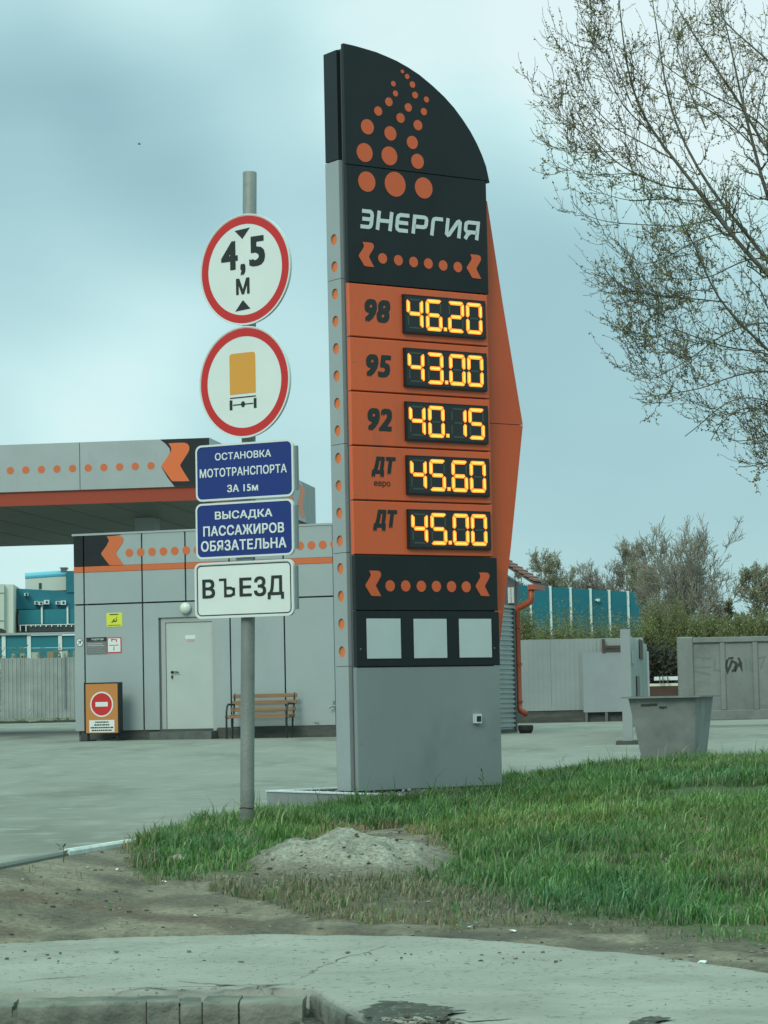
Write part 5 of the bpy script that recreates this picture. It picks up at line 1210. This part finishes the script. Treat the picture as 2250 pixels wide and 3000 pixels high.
def far_tree(name, fx, ftop, Y, wfrac, kind, lab, zb=0.0, cat_='tree', seed=0, group=None):
    global rng; rng = np.random.default_rng(100 + seed)
    top = atY(fx, ftop, Y); H = top.z - zb; W = wfrac / FOC * Y / 2 * 1.15
    e_ = empty(name, loc=(top.x, Y, zb), label=lab, cat=cat_, group=group)
    tr = curve_pts([(0, 0, 0), (rng.normal() * .1, 0, H * (.2 if kind == 'round' else .3)), (rng.normal() * .2, rng.normal() * .2, H * (.36 if kind == 'round' else .6)), (0, 0, H * (max(.3, 1 - 1.8 * W / H) if kind == 'round' else .96))], 12)[None]; rr_ = (H * .016 * np.linspace(1, .12, 12) + .01)[None]
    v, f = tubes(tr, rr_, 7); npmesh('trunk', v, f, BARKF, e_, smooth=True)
    if kind == 'round': lb, lr = spawn(tr, rr_, 38, 10, (W * 1.25, W * 1.65), (12, 62), up=.45, jit=.035, rf=.5, t0=.35, t1=1, tl=.12)
    elif kind == 'tall': lb, lr = spawn(tr, rr_, 24, 8, (W * .8, W * 1.5), (25, 55), up=.5, jit=.06, rf=.45, t0=.3, t1=.95, tl=.5)
    else: lb, lr = spawn(tr, rr_, 26, 8, (W * .8, W * 1.4), (35, 75), up=.35, jit=.07, rf=.45, t0=.15, t1=.95, tl=.45)
    b2, r2 = spawn(lb, lr, 11, 6, (W * .28, W * .62), (20, 50), up=.25, jit=.08, rf=.55, t0=.2, tl=.3)
    b3, r3 = spawn(b2, r2, 11, 4, (W * .12, W * .30), (20, 55), up=.15, jit=.1, rf=.6, t0=.2, tl=.2)
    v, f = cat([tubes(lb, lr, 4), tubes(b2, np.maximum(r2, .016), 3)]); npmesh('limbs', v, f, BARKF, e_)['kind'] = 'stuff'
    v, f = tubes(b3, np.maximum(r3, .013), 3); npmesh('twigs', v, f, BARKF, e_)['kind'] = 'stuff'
    if kind == 'leafy': n_, s_, cs = 2, .13, [(.27, .29, .13), (.22, .24, .11), (.30, .30, .16)]
    elif kind == 'tall': n_, s_, cs = 1, .10, [(.26, .26, .14), (.20, .20, .12)]
    else: n_, s_, cs = 1, .09, [(.22, .22, .14), (.19, .18, .12)]
    v, f = leaves(b3, n_, s_, .7, .06); o_ = npmesh('crown', v, f, LEAFM, e_, colr=tint(len(f), 4, cs)); o_['kind'] = 'stuff'
    return e_
for i, (zx, zy, Y, w_, kind, lab) in enumerate((
    (1185, 160, 150, 236, 'round', 'tallest bare rounded tree with a fan of pale branches'),
    (865, 232, 205, 92, 'tall', 'slender half bare tree left of the tallest rounded tree'),
    (350, 340, 205, 110, 'leafy', 'small leafy tree nearest the tiled roof edge'),
    (250, 385, 205, 60, 'leafy', 'thin low tree just above the tiled roof edge'),
    (470, 378, 205, 120, 'leafy', 'low pale tree between the leafy tree and the grey pair over the barrier'),
    (600, 362, 205, 125, 'round', 'wide grey bare tree over the middle of the teal barrier'),
    (738, 368, 205, 120, 'round', 'grey bare tree over the right half of the teal barrier'),
    (925, 432, 200, 100, 'leafy', 'green tree at the right end of the teal barrier'),
    (1035, 430, 158, 120, 'leafy', 'green tree tucked against the left of the tallest tree'),
    (955, 300, 175, 90, 'tall', 'thin bare tree between the slender tree and tallest tree'),
    (1400, 555, 150, 70, 'leafy', 'short leaning tree right of the tallest tree'),
    (1600, 430, 150, 130, 'leafy', 'dense dark green tree at the right edge over the concrete fence'),
    (1690, 415, 158, 90, 'leafy', 'second green tree cut by the right edge of the view'))):
    far_tree('bare_tree' if kind != 'leafy' else 'leafy_tree', *Z9(zx, zy), Y, w_, kind, lab, seed=i)

# willow scrub behind the fences: nobody could count it
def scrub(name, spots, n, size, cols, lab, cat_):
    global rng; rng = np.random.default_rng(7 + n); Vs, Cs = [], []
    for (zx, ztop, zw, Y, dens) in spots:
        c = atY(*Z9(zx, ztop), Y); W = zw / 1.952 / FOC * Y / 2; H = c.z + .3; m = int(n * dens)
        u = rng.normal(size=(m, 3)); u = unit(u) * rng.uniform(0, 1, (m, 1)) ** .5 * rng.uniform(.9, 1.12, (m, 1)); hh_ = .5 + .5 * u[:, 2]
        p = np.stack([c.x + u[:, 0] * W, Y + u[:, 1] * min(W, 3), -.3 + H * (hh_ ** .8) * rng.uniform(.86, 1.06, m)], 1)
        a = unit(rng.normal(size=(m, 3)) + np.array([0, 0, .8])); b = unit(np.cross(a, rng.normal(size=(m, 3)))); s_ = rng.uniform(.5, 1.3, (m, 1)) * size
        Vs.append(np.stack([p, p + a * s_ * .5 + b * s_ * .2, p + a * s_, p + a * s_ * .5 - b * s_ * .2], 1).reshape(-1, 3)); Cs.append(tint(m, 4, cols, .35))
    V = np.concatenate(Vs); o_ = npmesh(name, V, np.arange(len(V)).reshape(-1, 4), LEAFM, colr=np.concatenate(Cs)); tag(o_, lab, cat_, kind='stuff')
OL = [(.17, .175, .075), (.14, .145, .065), (.19, .19, .09), (.15, .13, .08)]; GRN = [(.175, .205, .060), (.145, .17, .055), (.21, .23, .075), (.125, .14, .055)]
rs = random.Random(9); sp_ = []
for zx in range(230, 1000, 38): sp_.append((zx, rs.choice((600, 660, 720)) if zx < 330 else rs.choice((725, 745, 765, 780)), rs.uniform(80, 130), rs.uniform(95, 140), .6))
for zx in range(960, 1190, 24): sp_.append((zx, rs.uniform(560, 760), rs.uniform(90, 150), rs.uniform(100, 140), 1.0))
for zx in range(1180, 1800, 30): sp_.append((zx, rs.uniform(670, 740), rs.uniform(90, 160), rs.uniform(90, 130), 1.0))
scrub('willow_scrub', sp_, 9500, .105, GRN + OL, 'mass of yellow green willow scrub behind the fences', 'scrub')
scrub('sparse_willows', [(zx, rs.uniform(560, 690), rs.uniform(50, 90), rs.uniform(128, 140), rs.uniform(.05, .14)) for zx in range(240, 980, 26)], 7600, .12, GRN + OL, 'thin willow shoots half hiding the teal barrier', 'scrub')
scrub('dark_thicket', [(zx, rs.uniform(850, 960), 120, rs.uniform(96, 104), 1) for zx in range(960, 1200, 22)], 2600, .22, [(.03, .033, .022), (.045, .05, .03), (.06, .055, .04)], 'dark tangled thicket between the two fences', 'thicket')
sp2 = []
for zx in (-90, 20, 125, 180, 340, 455, 480, 540): q = Z7(zx, rs.uniform(660, 730)); sp2.append(((q[0] - 1400) * 1.952, (q[1] - 1450) * 1.952, 50, rs.uniform(118, 126), .12))
scrub('dry_weeds', sp2, 5200, .16, [(.22, .17, .09), (.13, .15, .05), (.20, .20, .10)], 'brown and green dry weeds rising behind the ribbed fence', 'weeds')

# the near tree: trunk outside the frame, limbs reaching in from the right
rng = np.random.default_rng(5)
YT = 24.0; TX, TY = 5.35, 25.2
nt_ = empty('budding_tree', loc=(TX, TY, 0), label='large near tree with bare upswept branches and opening buds', cat='tree')
base = np.array([TX, TY, 0.0])
trk = curve_pts([(0, 0, -.2), (.05, 0, 1.5), (.0, .1, 3), (-.08, .0, 5), (.05, 0, 7.5), (.15, .1, 10.5), (.1, 0, 13)], 20)[None]; trr = (np.linspace(.26, .05, 20))[None]
v, f = tubes(trk, trr, 14); npmesh('trunk', v, f, BARK, nt_, smooth=True)
limbs = [   # traced run of each limb inside the view, root first; radius at the frame edge in metres, depth run
 ([(1185, 1270), (1090, 1180), (1000, 1070), (930, 970), (860, 880), (760, 745), (640, 610), (580, 490), (545, 400), (520, 250), (505, 100), (490, -60)], .030, -.8),
 ([(1185, 1205), (1080, 1075), (980, 960), (900, 850), (830, 730), (760, 600), (705, 400), (690, 250), (665, 100), (640, -60)], .026, .5),
 ([(1185, 700), (1100, 560), (1030, 430), (950, 330), (880, 220), (800, 100), (735, -20)], .026, .2),
 ([(1185, 950), (1150, 800), (1120, 680), (1070, 500), (1030, 300), (1000, 150), (955, -20)], .032, -.4),
 ([(1185, 1620), (1100, 1540), (1000, 1440), (930, 1350), (880, 1220), (820, 1080), (750, 960)], .022, -.9),
 ([(1185, 600), (1080, 510), (950, 460), (850, 400), (720, 320), (640, 240)], .013, .9),
 ([(1185, 275), (1080, 190), (980, 100), (915, 0)], .020, .7),
 ([(1185, 1630), (1040, 1618), (950, 1600), (860, 1560), (760, 1530), (640, 1480), (560, 1440)], .011, 1.0),
 ([(1185, 1700), (1100, 1728), (1000, 1740), (900, 1800), (780, 1812), (690, 1830), (600, 1838)], .010, -1.0),
 ([(1185, 1990), (1120, 2045), (1060, 2050), (1000, 2035)], .007, .3), ([(1185, 2120), (1110, 2170), (1050, 2160)], .006, -.3),
 ([(1185, 1180), (1050, 1210), (900, 1300), (800, 1290), (640, 1290)], .010, .8),
 ([(1000, 1400), (860, 1385), (700, 1370), (560, 1350), (470, 1300), (420, 1230)], .009, -.8),
 ([(1185, 1480), (1060, 1510), (950, 1560), (860, 1640), (760, 1700), (660, 1750)], .010, .4),
 ([(1185, 1850), (1060, 1830), (960, 1880), (880, 1960), (800, 2020)], .008, .1),
 ([(1185, 1900), (1120, 1880), (1040, 1890), (960, 1960), (920, 2040)], .007, .6)]
subs = [([(860, 880), (720, 868), (600, 820), (490, 760), (400, 670), (330, 580), (280, 480), (250, 400), (235, 345)], .012), ([(400, 670), (320, 610), (200, 520), (150, 450), (125, 380)], .006),
        ([(950, 1010), (780, 1050), (600, 1040), (450, 1030), (340, 1000), (290, 960), (270, 900)], .009), ([(760, 745), (600, 660), (470, 590), (380, 500), (300, 360), (270, 220), (245, 160)], .009),
        ([(640, 610), (520, 500), (440, 350), (380, 230), (330, 100), (300, 0)], .008), ([(1000, 960), (880, 930), (700, 920), (540, 930), (430, 900), (330, 870), (318, 840)], .008),
        ([(700, 860), (560, 800), (430, 810), (300, 800), (215, 750)], .007), ([(560, 500), (480, 300), (430, 100), (415, -20)], .007), ([(1000, 1070), (860, 1110), (700, 1200), (600, 1230), (500, 1180), (440, 1130)], .008),
        ([(600, 720), (460, 700), (300, 710), (215, 640)], .006), ([(900, 600), (820, 420), (760, 200), (740, 40)], .010), ([(1120, 680), (1000, 560), (860, 480), (700, 440), (600, 380), (560, 240)], .010),
        ([(930, 1350), (820, 1340), (720, 1400), (600, 1420), (520, 1360)], .006), ([(760, 1530), (660, 1560), (560, 1540), (515, 1490)], .005), ([(780, 1812), (700, 1760), (620, 1700), (565, 1600)], .006), ([(900, 1640), (780, 1660), (690, 1600), (640, 1560)], .006)]
allP, allR = [], []
def to_local(p, Y): q = atY(*ZT(*p), Y); return np.array([q.x, q.y, q.z]) - base
for pts, r, dd in limbs:
    n = len(pts); Pl = [to_local(p, YT + .9 + dd * (.2 + .8 * i / n)) for i, p in enumerate(pts)]
    if pts[0][0] > 1100:
        d = Pl[0] - Pl[1]; root = Pl[0].copy(); dist = max(.3, -root[0] - .05); sl_z = min(1.4, max(.35, abs(d[2] / (d[0] + 1e-6)))) * dist
        zr_ = max(1.8, root[2] - sl_z); root_c = np.array([-.05, 0, zr_]); mid = (Pl[0] + root_c) / 2 + np.array([.05, 0, -.12]); Pl = [root_c, mid] + Pl; r1 = r * 1.5
    else: r1 = r
    Q = curve_pts(Pl, 24); allP.append(Q); allR.append(np.linspace(r1 * .84, .0040, 24))
for pts, r in subs:
    n = len(pts); dd = rng.uniform(-.8, .8); Pl = [to_local(p, YT + .5 + dd * i / n) for i, p in enumerate(pts)]; Q = curve_pts(Pl, 24); allP.append(Q); allR.append(np.linspace(r * .8, .0026, 24))
for Q, r in zip(allP, allR): v, f = tubes(Q[None], r[None], 7); npmesh('limb', v, f, BARK, nt_, smooth=True)
P0_, R0_ = np.stack(allP), np.stack(allR)
# limbs on the unseen side of the crown, so the tree stands whole
xb_, xr_ = spawn(trk, trr, 26, 24, (3.0, 5.0), (30, 65), up=.35, jit=.04, rf=.32, t0=.28, t1=.95, bias=(1.1, .1, .1), taper=.1)
v, f = tubes(xb_, xr_, 6); npmesh('outer_limbs', v, f, BARK, nt_)['kind'] = 'stuff'
nl = len(limbs); sp_a = dict(up=.42, jit=.11, rf=.5, t0=.12, t1=.92, tl=.62, bias=(-.03, 0, .10), taper=.35)
pa, ra = spawn(P0_[:nl], R0_[:nl], 28, 12, (.35, 1.0), (30, 85), **sp_a); pb, rb = spawn(P0_[nl:], R0_[nl:], 12, 12, (.30, .80), (30, 85), **sp_a); b1, r1 = np.concatenate([pa, pb]), np.concatenate([ra, rb])
bx1, rx1 = spawn(xb_, xr_, 9, 10, (.6, 1.4), (25, 60), up=.3, jit=.07, rf=.5, t0=.15, t1=.98)
b2, r2 = spawn(b1, r1, 7, 6, (.10, .34), (30, 85), up=.38, jit=.13, rf=.6, t0=.12, t1=1, tl=.3, taper=.5, bias=(-.15, 0, .1))
bx2, rx2 = spawn(bx1, rx1, 6, 5, (.2, .45), (25, 60), up=.28, jit=.07, rf=.6, t0=.15)
v, f = cat([tubes(b1, np.maximum(r1, .0030), 4), tubes(b2, np.maximum(r2, .0021), 3)]); npmesh('twigs', v, f, BARK, nt_)['kind'] = 'stuff'
v, f = cat([tubes(bx1, np.maximum(rx1, .003), 4), tubes(bx2, np.maximum(rx2, .002), 3)]); npmesh('outer_twigs', v, f, BARK, nt_)['kind'] = 'stuff'
BUD = [(.24, .22, .07), (.18, .18, .055), (.26, .18, .075), (.14, .11, .05), (.30, .29, .11)]
v, f = cat([leaves(b2, 6, .028, .6, .004, .1), leaves(b1, 10, .030, .6, .005, .15), leaves(bx2, 3, .034, .55, .01)]); o_ = npmesh('opening_buds', v, f, LEAFM, nt_, colr=tint(len(f), 4, BUD, .3)); o_['kind'] = 'stuff'

# ------------------------------------------------------------------ grass blades on the verge
rng = np.random.default_rng(21)
def zat(x, y):
    i = np.clip(np.searchsorted(VX, x) - 1, 0, len(VX) - 2); j = np.clip(np.searchsorted(VY, y) - 1, 0, len(VY) - 2)
    a = (x - VX[i]) / (VX[i + 1] - VX[i]); b = (y - VY[j]) / (VY[j + 1] - VY[j])
    return GZ[i, j] * (1 - a) * (1 - b) + GZ[i + 1, j] * a * (1 - b) + GZ[i, j + 1] * (1 - a) * b + GZ[i + 1, j + 1] * a * b
GA = np.zeros(idx.shape)
for (i, j), g in GMAP.items(): GA[i, j] = g
for _ in range(3):                                      # soften the patch outlines
    B_ = GA.copy(); B_[1:-1, 1:-1] = (GA[:-2, 1:-1] + GA[2:, 1:-1] + GA[1:-1, :-2] + GA[1:-1, 2:] + GA[1:-1, 1:-1]) / 5; GA = B_
def gat(x, y):
    i = np.clip(np.searchsorted(VX, x) - 1, 0, len(VX) - 2); j = np.clip(np.searchsorted(VY, y) - 1, 0, len(VY) - 2); return GA[i, j]
def lnoise(x, y, s, seed):
    r_ = np.random.default_rng(seed); g = r_.uniform(-1, 1, (64, 64)); X_, Y_ = x * s, y * s; i, j = np.floor(X_).astype(int), np.floor(Y_).astype(int); a, b = X_ - i, Y_ - j; a = a * a * (3 - 2 * a); b = b * b * (3 - 2 * b)
    return g[i % 64, j % 64] * (1 - a) * (1 - b) + g[(i + 1) % 64, j % 64] * a * (1 - b) + g[i % 64, (j + 1) % 64] * (1 - a) * b + g[(i + 1) % 64, (j + 1) % 64] * a * b
N_ = 2300000
x = rng.uniform(-2.4, 4.3, N_); y = rng.uniform(10.6, 27.5, N_)
vis = (np.abs(x) < y * .158 + .25); x, y = x[vis], y[vis]
keep = rng.uniform(0, 1, len(x)) < np.clip(1.35 - (y - 13) * .075, .28, 1); x, y = x[keep], y[keep]
g = gat(x, y); z = zat(x, y)
cl = lnoise(x, y, 3.2, 1) * .6 + lnoise(x, y, 9, 2) * .5
hp = np.array([[HEAPC.x, HEAPC.y]]); hd = np.hypot((x - HEAPC.x) / .60, (y - HEAPC.y) / .74)
pl_l = (np.cos(PY.yaw) * (x + .93) + np.sin(PY.yaw) * (y - 19.46)); pl_d = (-np.sin(PY.yaw) * (x + .93) + np.cos(PY.yaw) * (y - 19.46))
inpl = (pl_l > -.02) & (pl_l < PW) & (pl_d > -PD) & (pl_d < .03)
bare = lnoise(x, y, 1.9, 31) + .6 * lnoise(x, y, 6, 32)
prob = np.where(g > .9, .66 + .75 * cl - .8 * 1.6 * np.clip(bare - .38, 0, 1), np.where(g > .45, (.5 + .7 * cl) * g, np.where(g > .12, .12 + .50 * np.clip(cl + .1, 0, 1), .0))) * (hd > .93 + .22 * cl) * (~inpl)
stray = (g <= .12) & (rng.uniform(0, 1, len(x)) < .0035 * (lnoise(x, y, 4, 9) > .25)) & (y > 11.6) & (hd > .6)
ok = ((rng.uniform(0, 1, len(x)) < prob * .42) | stray) & (z > -5); x, y, z, g, cl = x[ok], y[ok], z[ok], g[ok], cl[ok]
n = len(x); print('blades', n)
hgt = (.026 + .078 * rng.uniform(0, 1, n) ** 1.5) * (1 + .55 * cl + .25 * lnoise(x, y, 14, 12)) * np.where(g > .9, 1, np.where(g > .45, .3 + .7 * g, .58))
edge = np.exp(-((x + .95) / .45) ** 2 - ((y - 15.9) / .9) ** 2) + .6 * np.exp(-((x + .1) / .9) ** 2 - ((y - 17.0) / .7) ** 2); hgt *= 1 + .45 * edge
tall = rng.uniform(0, 1, n) < .012; hgt[tall & (g > .9)] *= rng.uniform(1.4, 2.1, (tall & (g > .9)).sum())
an = rng.uniform(0, 2 * np.pi, n); lean = rng.uniform(.1, .75, n); ln = np.stack([np.cos(an), np.sin(an), np.zeros(n)], 1); sd_ = np.stack([-np.sin(an + .6), np.cos(an + .6), np.zeros(n)], 1)
b0 = np.stack([x, y, z - .01], 1); wd_ = (rng.uniform(.0022, .0050, n) * (1 + .3 * edge))[:, None]
mid = b0 + np.array([0, 0, 1.]) * (hgt * .6)[:, None] + ln * (hgt * lean * .3)[:, None]; tip = b0 + np.array([0, 0, 1.]) * (hgt * (1.05 - lean * .35))[:, None] + ln * (hgt * lean)[:, None]
V = np.stack([b0 - sd_ * wd_, b0 + sd_ * wd_, mid + sd_ * wd_ * .85, mid - sd_ * wd_ * .85, tip], 1).reshape(-1, 3); o5 = np.arange(n) * 5
F3 = np.concatenate([np.stack([o5, o5 + 1, o5 + 2], 1), np.stack([o5, o5 + 2, o5 + 3], 1), np.stack([o5 + 3, o5 + 2, o5 + 4], 1)])
gc = np.array([(.088, .190, .050), (.130, .240, .058), (.060, .145, .048), (.088, .190, .050), (.24, .33, .14)])[rng.integers(0, 5, n)] * rng.uniform(.75, 1.25, (n, 1)) * (1 + .38 * lnoise(x, y, 1.3, 5) + .2 * lnoise(x, y, 5, 6))[:, None]
dry = (rng.uniform(0, 1, n) < np.where(g > .9, .045 + .45 * np.clip(lnoise(x, y, 2.3, 61) + .5 * lnoise(x, y, 7, 62) - .35, 0, 1), np.where(g > .45, .35, .80))); gc[dry] = np.array([(.30, .26, .16)]) * rng.uniform(.5, 1.15, (dry.sum(), 1))
gc *= np.stack([1 + .35 * lnoise(x, y, .9, 71), 1 + .12 * lnoise(x, y, .9, 71), 1 + .1 * lnoise(x, y, 2, 72)], 1)
GRM2 = mat('grass blade', (.07, .15, .03), .5, attr='tint', trans=.35)
tag(npmesh('grass', V, F3, GRM2, colr=np.repeat(gc, 5, 0)), 'fresh green grass with a few dry stalks covering the verge', 'grass', kind='stuff')
# broad leaved weed stalks standing above the grass
for fx, fy, hh_ in ((1640, 2225, .17), (1690, 2245, .10), (1760, 2240, .10), (185, 2475, .10), (1412, 2250, .13), (2240, 2200, .26)):
    d0 = ray(fx, fy); t_ = None
    for Y in np.arange(13.0, 21.5, .1):
        p = atY(fx, fy, Y)
        if p.z - (zat(np.array([p.x]), np.array([p.y]))[0] + hh_) < 0: t_ = p; break
    if t_ is None: t_ = atY(fx, fy, 18.6)
    zb_5 = float(zat(np.array([t_.x]), np.array([t_.y]))[0]); hh2 = max(.05, t_.z - zb_5); mb = MB(); mb.tube([(0, 0, -.02), (.004, 0, hh2 * .6), (-.004, 0, hh2)], [.003, .003, .001], 5)
    r_ = random.Random(int(fx))
    for k in range(7):
        zz_ = hh2 * (.35 + .65 * k / 7); a = r_.uniform(0, 6.28); l_ = r_.uniform(.02, .05); c, s_ = math.cos(a), math.sin(a)
        mb.add([(0, 0, zz_), (c * l_ * .6 - s_ * .006, s_ * l_ * .6 + c * .006, zz_ + l_ * .6), (c * l_, s_ * l_, zz_ + l_ * .9), (c * l_ * .6 + s_ * .006, s_ * l_ * .6 - c * .006, zz_ + l_ * .6)], [(0, 1, 2, 3)])
    wl = {1640: 'tallest dark weed stalk right of the pylon foot', 1690: 'short weed stalk just right of the tallest one', 1760: 'short weed stalk midway between pylon and bin', 185: 'lone weed at the end of the white kerb', 1412: 'thin stalk in front of the pylon base near its right edge', 2240: 'dark twiggy stalk at the right edge of the view'}[fx]
    tag(mb.build('weed_stalk', mat('weed green', (.05, .09, .03), .6), None, loc=(t_.x, t_.y, zb_5)), wl, 'weed', 'weed stalks above the grass')

# pebbles and litter on the dirt and pavement
rr = random.Random(8)
def scatter(name, n, box, smin, smax, mats, lab, cat_, zf, flat=.6, skew=1):
    mb = MB()
    for i in range(n):
        fx, fy = rr.uniform(box[0], box[2]), rr.uniform(box[1], box[3]); p = atZ(fx, fy, -.15); p = (p.x, p.y); z = zf(*p); s_ = smin + (smax - smin) * rr.random() ** 3
        k = len(mb.v); mb.sphere((p[0], p[1], z + s_ * flat * .3), s_, 6, 4, rr.randrange(len(mats)), (1, rr.uniform(.5, 1), flat * rr.uniform(.6, 1)))
        for q in range(k, len(mb.v)): a, b, c = mb.v[q]; w = s_ * .3; mb.v[q] = (a + rr.uniform(-w, w), b + rr.uniform(-w, w), c + rr.uniform(-w, w) * .5)
    tag(mb.build(name, mats), lab, cat_, kind='stuff')
ST = [mat('pebble grey', (.16, .155, .13), .9), mat('pebble dark', (.06, .058, .045), .9), mat('pebble brown', (.12, .095, .07), .9), mat('pebble pale', (.24, .23, .20), .8)]
zv = lambda x, y: zverge(x, y)
scatter('pebbles', 1100, (-50, 2560, 2300, 2760), .002, .014, ST, 'small grey stones scattered on the bare dirt of the verge', 'stones', zv)
scatter('grit', 150, (-50, 2760, 2300, 2900), .0012, .0045, ST[:3], 'fine grit and crumbs lying on the pavement', 'grit', lambda x, y: PZ + .003)
scatter('rubble_crumbs', 380, (860, 2925, 1350, 3010), .004, .022, ST, 'broken crumbs of asphalt and stone in the hole by the kerb end', 'rubble', lambda x, y: PZ + .010 if y > interp(fp, x) else -.30)
scatter('edge_crumbs', 130, (-50, 2735, 2300, 2775), .002, .012, ST[:3], 'soil crumbs along the back edge of the pavement', 'soil', lambda x, y: max(zverge(x, y), PZ) + .002)
scatter('heap_stones', 1200, (690, 2445, 1320, 2620), .003, .015, ST, 'loose stones on the gravel heap', 'stones', lambda x, y: zverge(x, y) + max(0, heapz(x, y)))
LITL = ['largest white scrap right of the heap in the dry grass', 'white scrap at the foot of the heap on its right', 'white scrap in the dirt midway below the heap', 'white scrap just below the left foot of the heap', 'white scrap below the left tip of the grass', 'white scrap at the far right near the pavement edge',
        'white scrap nearest the right end of the pavement edge', 'white scrap in the dirt right of centre', 'second white scrap right of centre, closer to the grass', 'white scrap left of the flat bluish slab', 'white scrap between the dry grass and the pavement', 'tiny white scrap at the left end of the dry grass']
LW = mat('white litter', (.62, .66, .64), .6)
for i, (fx, fy, s_) in enumerate(((1380, 2672, .022), (1185, 2603, .018), (570, 2660, .015), (600, 2604, .012), (345, 2597, .014), (2055, 2757, .02), (2125, 2795, .018), (1615, 2725, .022), (1710, 2737, .018), (480, 2610, .02), (1500, 2680, .02), (835, 2570, .015))):
    p = atZ(fx, fy, -.14); z = zverge(p.x, p.y); r_ = random.Random(i); mb = MB(); V_ = [(r_.uniform(.6, 1.2) * s_ * math.cos(a), r_.uniform(.5, 1) * s_ * math.sin(a), .003 + r_.uniform(0, .012)) for a in [k * 1.05 for k in range(6)]]
    mb.add(V_ + [(0, 0, .014)], [(k, (k + 1) % 6, 6) for k in range(6)]); tag(mb.build('litter_scrap', LW, None, loc=(p.x, p.y, z)), LITL[i], 'litter', 'white litter scraps on the verge')
p = atZ(520, 2572, -.12); mb = MB().sphere((0, 0, .02), .05, 9, 7, 0, (1, .8, .75)); r_ = random.Random(3)
mb.v = [(a + r_.uniform(-.008, .008), b + r_.uniform(-.008, .008), c + r_.uniform(-.008, .008)) for a, b, c in mb.v]
tag(mb.build('stone', mat('tan stone', (.30, .26, .20), .9, c2=(.2, .18, .15), scale=20), None, loc=(p.x, p.y, zverge(p.x, p.y))), 'single tan stone at the lower edge of the grass left of the heap', 'stone')
